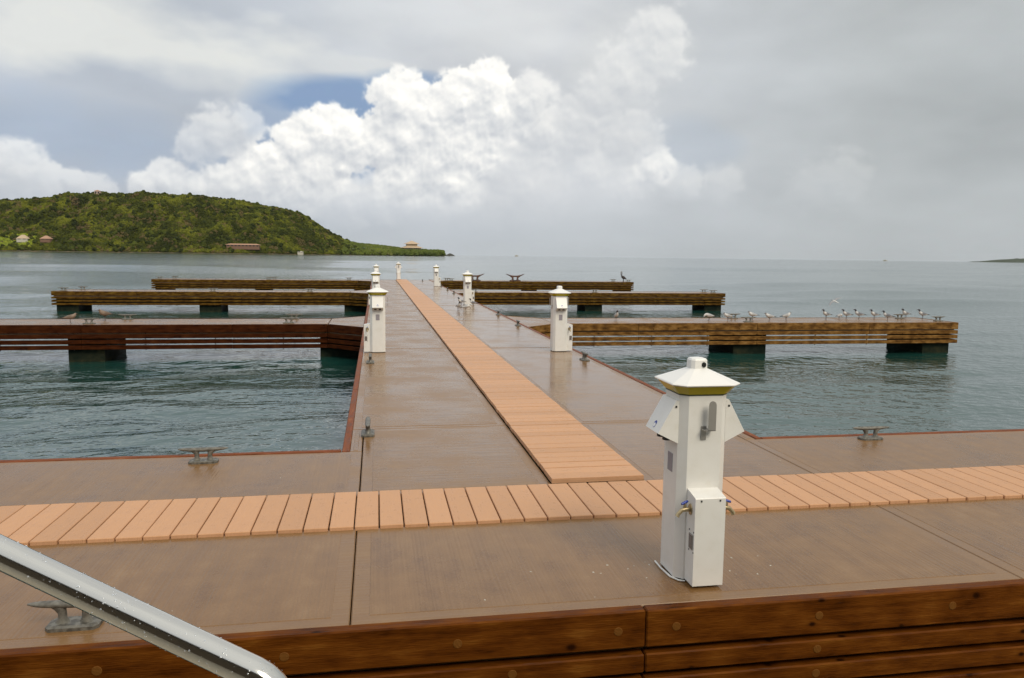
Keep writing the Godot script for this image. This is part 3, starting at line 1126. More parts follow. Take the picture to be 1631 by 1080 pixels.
func make_main_pier() -> void:
	var d := thing("main_pier", "long wet concrete pier running out to sea with orange central boardwalk", "pier")
	var zs := [-7.5, -13.95, -20.0, -26.1, -32.2, -38.3, -44.4, -52.4]
	slab(d, -0.124, 1.285, -7.494, -5.395, M.slab_x)
	slab(d, 2.015, 3.424, -7.494, -5.395, M.slab_wet)
	slab(d, -0.236, -0.134, -7.494, -6.65, M.slab_x, 0.03)
	slab(d, 3.436, 3.536, -7.494, -6.65, M.slab_x, 0.03)
	for k in zs.size() - 1:
		slab(d, -0.236, 1.285, zs[k + 1] + 0.004, zs[k] - 0.004, M.slab_x)
		slab(d, 2.015, 3.536, zs[k + 1] + 0.004, zs[k] - 0.004, M.slab_wet)
	block(d, "channel_floor", Vector3(1.285, -0.25, -52.4), Vector3(2.015, -0.1, -5.402), M.pontoon)
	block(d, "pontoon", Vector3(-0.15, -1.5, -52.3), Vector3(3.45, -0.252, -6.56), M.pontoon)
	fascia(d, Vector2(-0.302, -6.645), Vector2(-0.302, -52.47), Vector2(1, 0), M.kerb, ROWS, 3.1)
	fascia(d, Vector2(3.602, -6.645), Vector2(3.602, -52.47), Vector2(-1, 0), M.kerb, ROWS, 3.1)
	fascia(d, Vector2(-0.23, -52.47), Vector2(3.53, -52.47), Vector2(0, 1), M.olive, ROWS, 3.1)
	var pm := []
	for k in 4:
		var b := MB.new()
		b.chamfered(Vector3(0.722, 0.038, 0.141), 0.0015, 1.0, 2.6, Vector2(k * 0.31, k * 0.27))
		pm.append(b.commit())
	var rest := MB.new()
	var z := -5.475
	var n := 0
	while z > -52.3:
		var at := Vector3(1.65 + rng.randf_range(-0.003, 0.003), 0.023 + rng.randf_range(-0.002, 0.002), z - 0.0728)
		if n < 300:
			part(d, "deck_plank", pm[rng.randi() % 4], M.decks[rng.randi() % 4], at)
		else:
			rest.box(at - Vector3(0.3525, 0.017, 0.0712), at + Vector3(0.3525, 0.017, 0.0712))
		n += 1
		z -= 0.1535
	var o := part(d, "far_deck_planks", rest.commit(), M.decks[1])
	o.set_meta("kind", "stuff")
	# joists under the walkway ends
	for x: float in [1.36, 1.65, 1.94]:
		block(d, "joist", Vector3(x - 0.03, -0.098, -52.3), Vector3(x + 0.03, 0.0015, -5.5), M.gasket)


const ROWS_FAR := [[0.006, -0.172], [-0.222, -0.304], [-0.354, -0.434], [-0.484, -0.566]]


# one finger dock; side -1 left of the pier, +1 right
func make_finger(label: String, side: float, zf: float, xe: float, mat: Material, back_rows: Array, floats: Array) -> void:
	var d := thing("finger_dock", label, "dock", Vector3.ZERO, 0.0, "finger docks along the pier")
	var x0 := -0.308 if side < 0 else 3.608
	var g := 0.86
	var zb := zf - 1.78
	var t := 0.07
	# deck with a gusset at its root, split into panels
	var outline := [Vector2(x0, zf + g - 0.1), Vector2(x0 + side * (g - 0.02), zf - t), Vector2(x0 + side * (g - 0.02), zb + t), Vector2(x0, zb - g + 0.1)]
	var b := MB.new()
	var up := []
	var lo := []
	for q: Vector2 in outline:
		up.append(Vector3(q.x, 0, q.y))
		lo.append(Vector3(q.x, -0.25, q.y))
	if side < 0:
		up.reverse()
		lo.reverse()
	b.hard_loft([lo, up], false)
	b.fan(up, false)
	part(d, "concrete_panel", b.commit(), M.slab_x)
	var total := absf(xe - x0) - g - t
	var n := 4
	for k in n:
		var a := x0 + side * (g + total * k / n)
		var c := x0 + side * (g + total * (k + 1) / n)
		slab(d, minf(a, c) + 0.006, maxf(a, c) - 0.006, zb + t, zf - t, M.slab_x)
	var p0 := Vector2(x0, zf + g)
	var p1 := Vector2(x0 + side * g, zf)
	var p2 := Vector2(xe, zf)
	var p3 := Vector2(xe, zb)
	var p4 := Vector2(x0 + side * g, zb)
	var p5 := Vector2(x0, zb - g)
	var rows: Array = ROWS_FAR if back_rows.size() == 4 else ROWS
	fascia(d, p0, p1, Vector2(-side, -1).normalized(), mat, rows, 3.1)
	fascia(d, p1, p2, Vector2(0, -1), mat, rows, 3.3, 2.2)
	fascia(d, Vector2(xe, zf - 0.07), Vector2(xe, zb + 0.07), Vector2(-side, 0), mat, rows, 3.1)
	fascia(d, p4, p3, Vector2(0, 1), mat, back_rows, 3.3, 2.2)
	fascia(d, p5, p4, Vector2(-side, 1).normalized(), mat, back_rows, 3.1)
	for f: Array in floats:
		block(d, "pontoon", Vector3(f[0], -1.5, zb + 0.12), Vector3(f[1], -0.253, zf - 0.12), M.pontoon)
	if back_rows.size() == 4:
		block(d, "gap_shade_strip", Vector3(minf(x0 + side * g, xe - side * 0.2), -0.56, zf - 0.3), Vector3(maxf(x0 + side * g, xe - side * 0.2), -0.2535, zf - 0.2), M.iron)  # unseen dark strip added behind the boards to turn their gaps dark
	# black hanger rods that carry the lower boards
	var x := x0 + side * 1.9
	while absf(x - x0) < absf(xe - x0) - 0.3:
		block(d, "hanger_rod", Vector3(x - 0.009, -0.6, zf - 0.088), Vector3(x + 0.009, -0.1, zf - 0.07), M.iron)
		x += side * 1.55


# ---------------------------------------------------------------- power pedestal
func octagon(h: float, c: float, y: float, hz := -1.0) -> Array:
	var k := h if hz < 0 else hz
	return [Vector3(-h + c, y, k), Vector3(h - c, y, k), Vector3(h, y, k - c), Vector3(h, y, -k + c), Vector3(h - c, y, -k), Vector3(-h + c, y, -k), Vector3(-h, y, -k + c), Vector3(-h, y, k - c)]


func disc(rx: float, ry: float, thick: float, a0 := 0.0, a1 := TAU, n := 20) -> ArrayMesh:
	var b := MB.new()
	var r0 := []
	var r1 := []
	for k in n:
		var w := lerpf(a0, a1, float(k) / (n if a1 - a0 > 6 else n - 1))
		r0.append(Vector3(cos(w) * rx, sin(w) * ry, 0))
		r1.append(Vector3(cos(w) * rx, sin(w) * ry, thick))
	b.hard_loft([r0, r1])
	return b.commit()


func make_pedestal(label: String, at: Vector3, turn: float) -> Node3D:
	var t := thing("power_pedestal", label, "power pedestal", at, turn, "white power pedestals")
	t.scale = Vector3(0.87, 1, 0.87)
	var b := MB.new()
	b.hard_loft([octagon(0.15, 0.045, 0.012), octagon(0.15, 0.045, 1.008)])
	part(t, "body", b.commit(), M.white)
	b = MB.new()
	b.hard_loft([octagon(0.143, 0.043, 0.0), octagon(0.143, 0.043, 0.02)])
	part(t, "foot", b.commit(), M.black)
	b = MB.new()
	b.hard_loft([octagon(0.153, 0.046, 0.992), octagon(0.153, 0.046, 1.0005)])
	part(t, "gasket", b.commit(), M.gasket)
	b = MB.new()
	b.hard_loft([octagon(0.157, 0.047, 1.0), octagon(0.2, 0.06, 1.047)])
	part(t, "light_lens", b.commit(), M.lens)
	b = MB.new()
	b.hard_loft([octagon(0.21, 0.063, 1.0471), octagon(0.214, 0.064, 1.0525), octagon(0.209, 0.063, 1.0575), octagon(0.056, 0.019, 1.119)])
	var lid := part(t, "lid", b.commit(), M.lid)
	b = MB.new()
	b.hard_loft([octagon(0.052, 0.018, 1.1185), octagon(0.051, 0.018, 1.163), octagon(0.044, 0.015, 1.172), octagon(0.02, 0.007, 1.176)])
	var knob := part(lid, "knob", b.commit(), M.lid)
	knob.position = Vector3.ZERO
	b = MB.new()
	var rings := []
	for q: Array in [[0.014, 0.0], [0.0135, 0.006], [0.008, 0.0065], [0.006, 0.003]]:
		var ring := []
		for k in 14:
			ring.append(Vector3(0.022 + cos(TAU * k / 14) * q[0], 1.141 + sin(TAU * k / 14) * q[0], 0.0515 + q[1]))
		rings.append(ring)
	b.hard_loft(rings)
	part(lid, "photocell", b.commit(), M.black)
	# slanted hoods over the sockets on two sides
	for s: float in [-1.0, 1.0]:
		b = MB.new()
		var side_a := []
		var side_b := []
		for q: Array in [[0.149, 0.735], [0.149, 0.962], [0.168, 0.962], [0.276, 0.79]]:
			side_a.append(Vector3(q[0], q[1], -0.108))
			side_b.append(Vector3(q[0], q[1], 0.108))
		side_a.reverse()
		side_b.reverse()
		b.hard_loft([side_a, side_b])
		var pivot := 0.0 if s > 0 else PI
		var hood := part(t, "socket_hood", b.commit(), M.white, Vector3.ZERO, Vector3(0, pivot, 0))
		# oval maker's badge: blue upper half, white lower half in a thin blue outline
		var slope := atan2(0.276 - 0.168, 0.962 - 0.79)
		var tilt := Vector3(0, PI / 2, 0)
		var face := Basis.from_euler(tilt) * Basis(Vector3.RIGHT, -slope)
		var where := Vector3(0.2561, 0.822, 0.0)
		for g: Array in [["badge_rim", disc(0.018, 0.021, 0.0008), M.blue, 0.0004], ["badge_field", disc(0.0155, 0.0185, 0.0008), M.lid, 0.001], ["badge_top", disc(0.0165, 0.0195, 0.0008, 0.12, PI - 0.12), M.blue, 0.0016], ["badge_word", disc(0.01, 0.0018, 0.0006), M.lid, 0.0021]]:
			var o := part(hood, g[0], g[1], g[2])
			o.transform = Transform3D(face, where + face * Vector3(0, 0.004 if g[0] == "badge_word" else 0.0, g[3]))
		for k: float in [-0.045, 0.045]:
			b = MB.new()
			b.tube([Vector3(0.198, 0.785, k), Vector3(0.2, 0.744, k)], [0.026, 0.024], 12)
			part(hood, "socket", b.commit(), M.black)
		for k: float in [-0.112, 0.1075]:
			b = MB.new()
			b.box(Vector3(0.163, 0.925, k), Vector3(0.173, 0.935, k + 0.0045))
			part(hood, "screw", b.commit(), M.iron)
		b = MB.new()
		b.box(Vector3(0.1495, 0.565, -0.037), Vector3(0.1525, 0.665, 0.037))
		part(t, "rating_plate", b.commit(), M.plate_grey, Vector3.ZERO, Vector3(0, pivot, 0))
	# hose hangers front and back
	for s: float in [0.0, PI]:
		b = MB.new()
		var prof := []
		for k in 9:
			var w := PI * k / 8.0
			prof.append(Vector3(cos(w) * 0.023, 0.948 + sin(w) * 0.023, 0))
		prof.append(Vector3(-0.023, 0.818, 0))
		prof.append(Vector3(0.023, 0.818, 0))
		var r0 := []
		var r1 := []
		for q: Vector3 in prof:
			r0.append(q + Vector3(0.022, 0, 0.198))
			r1.append(q + Vector3(0.022, 0, 0.203))
		b.hard_loft([r0, r1])
		var arm := part(t, "hose_hanger", b.commit(), M.steel_grey, Vector3.ZERO, Vector3(0, s, 0))
		b = MB.new()
		b.box(Vector3(-0.025, 0.815, 0.15), Vector3(0.045, 0.8195, 0.203))
		part(arm, "arm", b.commit(), M.steel_grey)
		b = MB.new()
		b.box(Vector3(-0.026, 0.76, 0.1502), Vector3(0.006, 0.832, 0.1555))
		var pl := part(arm, "bracket_plate", b.commit(), M.steel_grey)
		pl.position = Vector3.ZERO
	# water box with meter window and two taps
	b = MB.new()
	var w0 := []
	var w1 := []
	for q: Array in [[0.1495, 0.016], [0.272, 0.016], [0.272, 0.477], [0.269, 0.4815], [0.1495, 0.503]]:
		w0.append(Vector3(-0.095, q[1], q[0]))
		w1.append(Vector3(0.095, q[1], q[0]))
	w0.reverse()
	w1.reverse()
	b.hard_loft([w0, w1])
	var bx := part(t, "water_box", b.commit(), M.white)
	for k: float in [-0.062, 0.055]:
		b = MB.new()
		b.box(Vector3(k, 0.462, 0.2718), Vector3(k + 0.009, 0.471, 0.275))
		part(bx, "screw", b.commit(), M.iron)
	for s: float in [-1.0, 1.0]:
		b = MB.new()
		b.box(Vector3(s * 0.097 - 0.0035, 0.205, 0.205), Vector3(s * 0.097 + 0.0035, 0.285, 0.258))
		var mw := part(bx, "meter_window", b.commit(), M.steel_grey)
		b = MB.new()
		b.box(Vector3(s * 0.0985 - 0.003, 0.211, 0.21), Vector3(s * 0.0985 + 0.003, 0.279, 0.253))
		part(mw, "glass", b.commit(), M.meter)
		for q: Array in [[0.298, 0.199], [0.298, 0.262], [0.19, 0.199], [0.19, 0.262]]:
			b = MB.new()
			b.box(Vector3(s * 0.0955 - 0.002, q[0], q[1]), Vector3(s * 0.0955 + 0.002, q[0] + 0.007, q[1] + 0.007))
			part(bx, "screw", b.commit(), M.iron)
		b = MB.new()
		var fy := 0.408
		b.tube([Vector3(s * 0.094, fy, 0.205), Vector3(s * 0.1, fy, 0.205)], [0.03, 0.028], 14)
		b.tube([Vector3(s * 0.098, fy, 0.205), Vector3(s * 0.13, fy, 0.205), Vector3(s * 0.15, fy - 0.004, 0.205), Vector3(s * 0.172, fy - 0.024, 0.205), Vector3(s * 0.178, fy - 0.036, 0.205)], [0.012, 0.0125, 0.012, 0.012, 0.0145], 10)
		b.tube([Vector3(s * 0.132, fy, 0.205), Vector3(s * 0.132, fy + 0.034, 0.205)], [0.011, 0.008], 8)
		var tap := part(bx, "tap", b.commit(), M.brass)
		b = MB.new()
		b.tube([Vector3(s * 0.112, fy + 0.042, 0.2), Vector3(s * 0.132, fy + 0.036, 0.205), Vector3(s * 0.156, fy + 0.031, 0.212)], [0.006, 0.0085, 0.006], 8)
		part(tap, "handle", b.commit(), M.blue)
	return t


# ---------------------------------------------------------------- cleats
func make_cleat(called: String, label: String, mat: Material, group: String, rise: float) -> Node3D:
	var t := thing(called, label, "cleat", Vector3.ZERO, 0.0, group)
	var b := MB.new()
	b.hard_loft([octagon(0.112, 0.02, 0.0, 0.056), octagon(0.112, 0.02, 0.016, 0.056), octagon(0.1, 0.018, 0.024, 0.046)])
	part(t, "base_plate", b.commit(), mat)
	for s: float in [-1.0, 1.0]:
		b = MB.new()
		var rings := []
		for q: Array in [[0.018, 0.052, 0.034, 0.028], [0.04, 0.05, 0.02, 0.021], [0.065, 0.05, 0.018, 0.019], [0.085, 0.058, 0.026, 0.02], [0.105, 0.07, 0.045, 0.018]]:
			var ring := []
			for k in 10:
				var w := TAU * k / 10
				ring.append(Vector3(s * q[1] + cos(w) * q[2], q[0], -sin(w) * q[3]))
			rings.append(ring)
		b.loft(rings)
		part(t, "leg", b.commit(), mat)
	b = MB.new()
	var rings := []
	for k in 13:
		var u := -1.0 + k / 6.0
		var r := 0.0195 * sqrt(maxf(0.08, 1.0 - pow(absf(u), 5.0)))
		var ring := []
		for j in 10:
			var w := TAU * j / 10
			ring.append(Vector3(u * 0.192, 0.106 + rise * u * u + sin(w) * r * (0.95 - 0.25 * absf(u)), -cos(w) * r * 1.15))
		rings.append(ring)
	b.loft(rings)
	part(t, "horn", b.commit(), mat)
	return t


# ---------------------------------------------------------------- birds
func spine_loft(b: MB, spine: Array, n := 10, tint = null) -> void:
	var first := b.v.size()
	var rings := []
	for i in spine.size():
		var q: Array = spine[i]
		var a: Array = spine[maxi(i - 1, 0)]
		var c: Array = spine[mini(i + 1, spine.size() - 1)]
		var t := Vector3(c[0] - a[0], c[1] - a[1], 0).normalized()
		var up := Vector3(-t.y, t.x, 0)
		var ring := []
		for k in n:
			var w := TAU * k / n
			ring.append(Vector3(q[0], q[1], 0) + up * sin(w) * q[3] + Vector3(0, 0, 1) * cos(w) * q[2])
		rings.append(ring)
	b.loft(rings)
	if tint != null:
		for i in range(first, b.v.size()):
			b.c[i] = tint.call(b.v[i])


func gull_mesh(pose: String, brown: bool) -> ArrayMesh:
	var key := "gull" + pose + str(brown)
	if mesh_cache.has(key):
		return mesh_cache[key]
	var b := MB.new()
	var white := Color(0.62, 0.6, 0.57)
	var grey_back := Color(0.14, 0.14, 0.15)
	var black := Color(0.018, 0.018, 0.02)
	if brown:
		white = Color(0.26, 0.19, 0.14)
		grey_back = Color(0.16, 0.11, 0.08)
		black = Color(0.06, 0.045, 0.035)
	elif pose != "alert":
		grey_back = Color(0.36, 0.36, 0.36)
	var spine := []
	var tail := [[-0.27, 0.145, 0.006, 0.004], [-0.2, 0.155, 0.022, 0.013], [-0.13, 0.165, 0.04, 0.028], [-0.06, 0.172, 0.058, 0.05], [0.01, 0.18, 0.066, 0.062]]
	if pose == "alert":
		spine = tail + [[0.065, 0.205, 0.058, 0.056], [0.098, 0.245, 0.04, 0.04], [0.108, 0.28, 0.03, 0.031], [0.118, 0.31, 0.031, 0.03], [0.138, 0.325, 0.027, 0.024], [0.16, 0.322, 0.011, 0.011], [0.185, 0.316, 0.006, 0.007], [0.21, 0.308, 0.002, 0.003]]
	elif pose == "preen":
		spine = tail + [[0.065, 0.2, 0.06, 0.058], [0.105, 0.205, 0.045, 0.044], [0.135, 0.19, 0.033, 0.033], [0.155, 0.165, 0.03, 0.028], [0.165, 0.14, 0.02, 0.02], [0.168, 0.122, 0.009, 0.009], [0.17, 0.09, 0.003, 0.003]]
	else:
		spine = tail + [[0.065, 0.2, 0.06, 0.06], [0.1, 0.225, 0.045, 0.044], [0.115, 0.25, 0.034, 0.034], [0.128, 0.268, 0.028, 0.025], [0.15, 0.266, 0.012, 0.012], [0.185, 0.256, 0.004, 0.004]]
	var hood := pose == "alert"
	spine_loft(b, spine, 12, func(q: Vector3) -> Color:
		var bill := q.x > 0.15 if pose != "preen" else q.y < 0.13 and q.x > 0.15
		if bill:
			return Color(0.05, 0.02, 0.015)
		if hood and q.y > 0.275:
			return black
		if pose == "rest" and q.x > 0.115 and q.y > 0.262 and not brown:
			return Color(0.12, 0.12, 0.12)
		if q.x < -0.17:
			return black
		if q.y > 0.19 + maxf(0, q.x) * 0.9 - clampf(-q.x, 0, 0.2) * 0.15 and q.x < 0.06:
			return grey_back
		if absf(q.z) > 0.045 and q.y > 0.165 and q.x < 0.04:
			return grey_back
		return white)
	b.col = Color(0.06, 0.035, 0.03)
	for s: float in [-1.0, 1.0]:
		b.tube([Vector3(-0.005, 0.135, s * 0.022), Vector3(-0.012, 0.06, s * 0.024), Vector3(0.0, 0.006, s * 0.025)], [0.009, 0.005, 0.005], 6)
		var f := Vector3(0.0, 0.008, s * 0.025)
		b.quad(f + Vector3(-0.01, 0, -0.005), f + Vector3(-0.01, 0, 0.005), f + Vector3(0.045, -0.006, 0.022), f + Vector3(0.045, -0.006, -0.022))
		b.quad(f + Vector3(0.045, -0.008, -0.022), f + Vector3(0.045, -0.008, 0.022), f + Vector3(-0.01, -0.008, 0.005), f + Vector3(-0.01, -0.008, -0.005))
	mesh_cache[key] = b.commit(null, true)
	return mesh_cache[key]


func gull(label: String, at: Vector3, face: float, pose := "alert", brown := false, size := 0.84) -> void:
	var o := part(self, "gull", gull_mesh(pose, brown), M.bird, at, Vector3(0, face, 0))
	o.scale = Vector3.ONE * size
	tag(o, label, "gull", "gulls on the docks")


func make_birds() -> void:
	var L := PI
	gull("leftmost of the black-headed gulls in the row on the near right finger", Vector3(12.76, 0.0, -20.2), L + 0.15)
	gull("small white gull preening low between two black-headed gulls", Vector3(13.05, 0.0, -20.0), 0.4, "preen", false, 0.7)
	gull("black-headed gull facing left, just right of the small white preening gull", Vector3(13.4, 0.0, -20.2), L - 0.1)
	gull("black-headed gull standing third in the row under the flying gull's right side", Vector3(13.8, 0.0, -20.2), L - 0.45)
	gull("black-headed gull facing left with long dark tail, in the middle of the row", Vector3(14.26, 0.0, -20.15), L)
	gull("black-headed gull standing alone near the front edge, left of the cleat-top gull", Vector3(14.28, 0.0, -19.59), L - 0.75)
	gull("black-headed gull standing on a cleat near the end of the right finger dock", Vector3(15.5, 0.0, -20.45), L + 0.1)
	gull("rightmost black-headed gull beside the outermost cleat of the near right finger", Vector3(15.87, 0.0, -20.2), L - 0.25)
	gull("white gull bent down preening, leftmost of the pair left of the cleats", Vector3(8.96, 0.0, -19.74), L, "preen")
	gull("white gull hunched beside a cleat, right of the bent preening gull", Vector3(9.5, 0.0, -19.72), L, "rest", false, 0.8)
	gull("pale gull standing behind the front cleat in the middle of the right finger", Vector3(10.4, 0.0, -20.05), L, "rest")
	gull("white gull facing left with pale grey wing, near the front board edge", Vector3(10.61, 0.0, -19.49), L, "rest")
	gull("gull with dark wings facing right, only one in its row turned that way", Vector3(11.22, 0.0, -19.67), 0.1, "rest")
	gull("gull facing the camera alone on the inner part of the right finger", Vector3(6.34, 0.0, -19.81), -PI / 2)
	gull("brown young gull on left finger dock, left one of the two", Vector3(-7.06, 0.0, -19.48), 0.3, "rest", true)
	gull("larger brown young gull on left finger dock between two cleats", Vector3(-6.55, 0.0, -20.2), -PI / 2 - 0.6, "rest", true, 1.0)
	gull("black-headed gull standing left of the second right pedestal's foot", Vector3(2.83, 0.0, -26.0), L + 0.5)
	gull("black-headed gull on wet concrete, front left of the gulls around the pedestal", Vector3(2.48, 0.0, -23.56), -PI / 2 + 0.3)
	gull("white preening gull in front of the second right pedestal", Vector3(2.69, 0.0, -23.29), 0.2, "preen")
	gull("black-headed gull right in front of the second right pedestal's water box", Vector3(3.14, 0.0, -25.2), L - 0.6)
	# pelican
	var b := MB.new()
	var brown := Color(0.045, 0.034, 0.028)
	spine_loft(b, [[-0.36, 0.3, 0.02, 0.012], [-0.26, 0.33, 0.07, 0.05], [-0.12, 0.4, 0.13, 0.12], [0.02, 0.46, 0.15, 0.16], [0.13, 0.53, 0.11, 0.12], [0.18, 0.62, 0.06, 0.06], [0.17, 0.74, 0.04, 0.042], [0.16, 0.88, 0.035, 0.038], [0.175, 1.0, 0.036, 0.04], [0.215, 1.045, 0.04, 0.038], [0.255, 1.02, 0.032, 0.03], [0.275, 0.93, 0.022, 0.026], [0.27, 0.78, 0.02, 0.032], [0.262, 0.64, 0.01, 0.012]], 12, func(q: Vector3) -> Color:
		if q.x > 0.235 and q.y < 0.99:
			return Color(0.13, 0.1, 0.07)
		if q.y > 0.99:
			return Color(0.22, 0.19, 0.14)
		return brown if q.y < 0.55 else Color(0.035, 0.022, 0.018))
	b.col = Color(0.03, 0.03, 0.03)
	for s: float in [-1.0, 1.0]:
		b.tube([Vector3(0, 0.36, s * 0.06), Vector3(-0.01, 0.02, s * 0.065)], [0.03, 0.018], 7)
		b.box(Vector3(-0.04, 0, s * 0.065 - 0.035), Vector3(0.11, 0.016, s * 0.065 + 0.035))
	var pel := part(self, "pelican", b.commit(null, true), M.bird, Vector3(16.9, 0.0, -51.4), Vector3(0, PI, 0))
	pel.scale = Vector3.ONE * 0.68
	tag(pel, "dark brown pelican standing at the end of the farthest right finger", "pelican")
	# flying gull: banked, wings spread in one line
	b = MB.new()
	spine_loft(b, [[-0.2, 0.0, 0.03, 0.006], [-0.12, 0.0, 0.03, 0.02], [0.0, 0.0, 0.05, 0.045], [0.09, 0.005, 0.042, 0.04], [0.14, 0.012, 0.026, 0.026], [0.17, 0.012, 0.024, 0.022], [0.195, 0.006, 0.009, 0.009], [0.225, 0.0, 0.003, 0.003]], 10, func(q: Vector3) -> Color:
		return Color(0.03, 0.03, 0.03) if q.x > 0.15 else Color(0.62, 0.61, 0.58))
	for s: float in [-1.0, 1.0]:
		var rings := []
		for q: Array in [[0.02, 0.04, 0.07, 0.018, 0.0], [0.14, 0.06, 0.066, 0.013, 0.035], [0.26, 0.055, 0.055, 0.009, 0.03], [0.38, 0.015, 0.036, 0.006, 0.01], [0.47, -0.05, 0.01, 0.003, -0.01]]:
			var ring := []
			for k in 8:
				var w := TAU * k / 8
				ring.append(Vector3(q[1] + cos(w) * q[2], q[4] + sin(w) * q[3], s * q[0]))
			if s < 0:
				ring.reverse()
			rings.append(ring)
		b.col = Color(0.3, 0.3, 0.31)
		b.loft(rings)
	var fly := part(self, "flying_gull", b.commit(null, true), M.bird, Vector3(11.92, 0.61, -18.5), Vector3(0, 0, 0))
	fly.basis = Basis(Vector3(0, 0, 1), 0.34) * Basis(Vector3(1, 0, 0), 0.45) * Basis(Vector3(0, 1, 0), 1.85) * Basis.from_scale(Vector3.ONE * 0.52)
	tag(fly, "gull in flight with spread wings low over the right finger dock", "gull", "gulls in flight")


# ---------------------------------------------------------------- handrail and the quay it stands on
func make_rail() -> void:
	var t := thing("handrail", "polished stainless steel tube handrail with raindrops, lower left corner", "handrail")
	var d0 := Vector3(-0.547, 1.2577, -1.2022)
	var d1 := Vector3(-0.1433, 1.0935, -1.0719)
	var dir := (d1 - d0).normalized()
	var start := d0 - dir * 1.1
	var rad := 0.0222
	var path := [start]
	for k in 13:
		path.append(start + dir * ((d1 - start).length() - 0.035) * (k + 1) / 13.0)
	# the lower end turns down into its post
	var end: Vector3 = path[path.size() - 1]
	for k in 6:
		var w := (k + 1) / 6.0
		path.append(end + dir * 0.055 * sin(w * PI / 2) + Vector3(0, -0.055 * (1 - cos(w * PI / 2)), 0))
	var foot: Vector3 = path[path.size() - 1]
	var radii := []
	for k in path.size():
		radii.append(rad)
	var b := MB.new()
	b.tube(path, radii, 40)
	part(t, "rail", b.commit(), M.chrome)
	b = MB.new()
	b.tube([foot + Vector3(0, 0.002, 0), Vector3(foot.x, 0.012, foot.z)], [rad * 0.98, rad * 0.98], 28)
	part(t, "post", b.commit(), M.chrome)
	b = MB.new()
	b.tube([Vector3(foot.x, 0.0, foot.z), Vector3(foot.x, 0.012, foot.z)], [0.06, 0.058], 24)
	part(t, "flange", b.commit(), M.chrome)
	b = MB.new()
	var p2 := start + dir * 0.15
	b.tube([p2, Vector3(p2.x, 0.012, p2.z)], [rad * 0.9, rad * 0.9], 24)
	part(t, "post", b.commit(), M.chrome)
	b = MB.new()
	b.tube([Vector3(p2.x, 0.0, p2.z), Vector3(p2.x, 0.012, p2.z)], [0.06, 0.058], 24)
	part(t, "flange", b.commit(), M.chrome)
	# raindrops
	b = MB.new()
	var side := dir.cross(Vector3.UP).normalized()
	var up := side.cross(dir)
	var r := RandomNumberGenerator.new()
	r.seed = 5
	for k in 520:
		var w := r.randf_range(-PI * 0.95, PI * 0.95)
		var n := side * sin(w) + up * cos(w)
		var c := d0 - dir * 0.1 + dir * r.randf_range(0.0, 0.56) + n * (rad - 0.0002)
		var s := 0.0005 + 0.0011 * pow(r.randf(), 2.5)
		var e1 := dir
		var e2 := n.cross(dir)
		var rings := []
		for q: Array in [[0.0, 1.0], [0.45, 0.86], [0.72, 0.5], [0.8, 0.12]]:
			var ring := []
			for j in 7:
				var a := TAU * j / 7
				ring.append(c + n * q[0] * s + (e1 * cos(a) - e2 * sin(a)) * q[1] * s)
			rings.append(ring)
		b.loft(rings)
	var o := part(t, "raindrops", b.commit(), M.drop)
	o.set_meta("kind", "stuff")
	# quay under the viewpoint, an unseen building added behind for the tube's dark band
	b = MB.new()
	b.box(Vector3(-14, -2.2, -1.8), Vector3(14, 0, 14), 1.0)
	var q := thing("quay", "pale concrete landing quay under the handrail posts", "quay")
	part(q, "landing", b.commit(), plain(lin(0.42, 0.37, 0.28), 0.6))
	var h := thing("added_dark_building", "unseen dark building added behind the viewpoint for the handrail to mirror", "building", Vector3(-1.5, 0, 5.6))
	b = MB.new()
	b.box(Vector3(-6, 0.001, -2.0), Vector3(6, 4.4, 3.5))
	part(h, "wall", b.commit(), plain(lin(0.1, 0.075, 0.045), 0.8))
	b = MB.new()
	b.hard_loft([[Vector3(-6.8, 4.4, 4.3), Vector3(6.8, 4.4, 4.3), Vector3(6.8, 4.4, -2.8), Vector3(-6.8, 4.4, -2.8)], [Vector3(-4, 6.0, 0.9), Vector3(4, 6.0, 0.9), Vector3(4, 6.0, 0.6), Vector3(-4, 6.0, 0.6)]])
	part(h, "roof", b.commit(), plain(lin(0.1, 0.07, 0.05), 0.8))
	b = MB.new()
	b.box(Vector3(-0.9, 0.002, -2.04), Vector3(0.9, 2.2, -2.001))
	part(h, "door", b.commit(), plain(lin(0.09, 0.06, 0.04), 0.7))


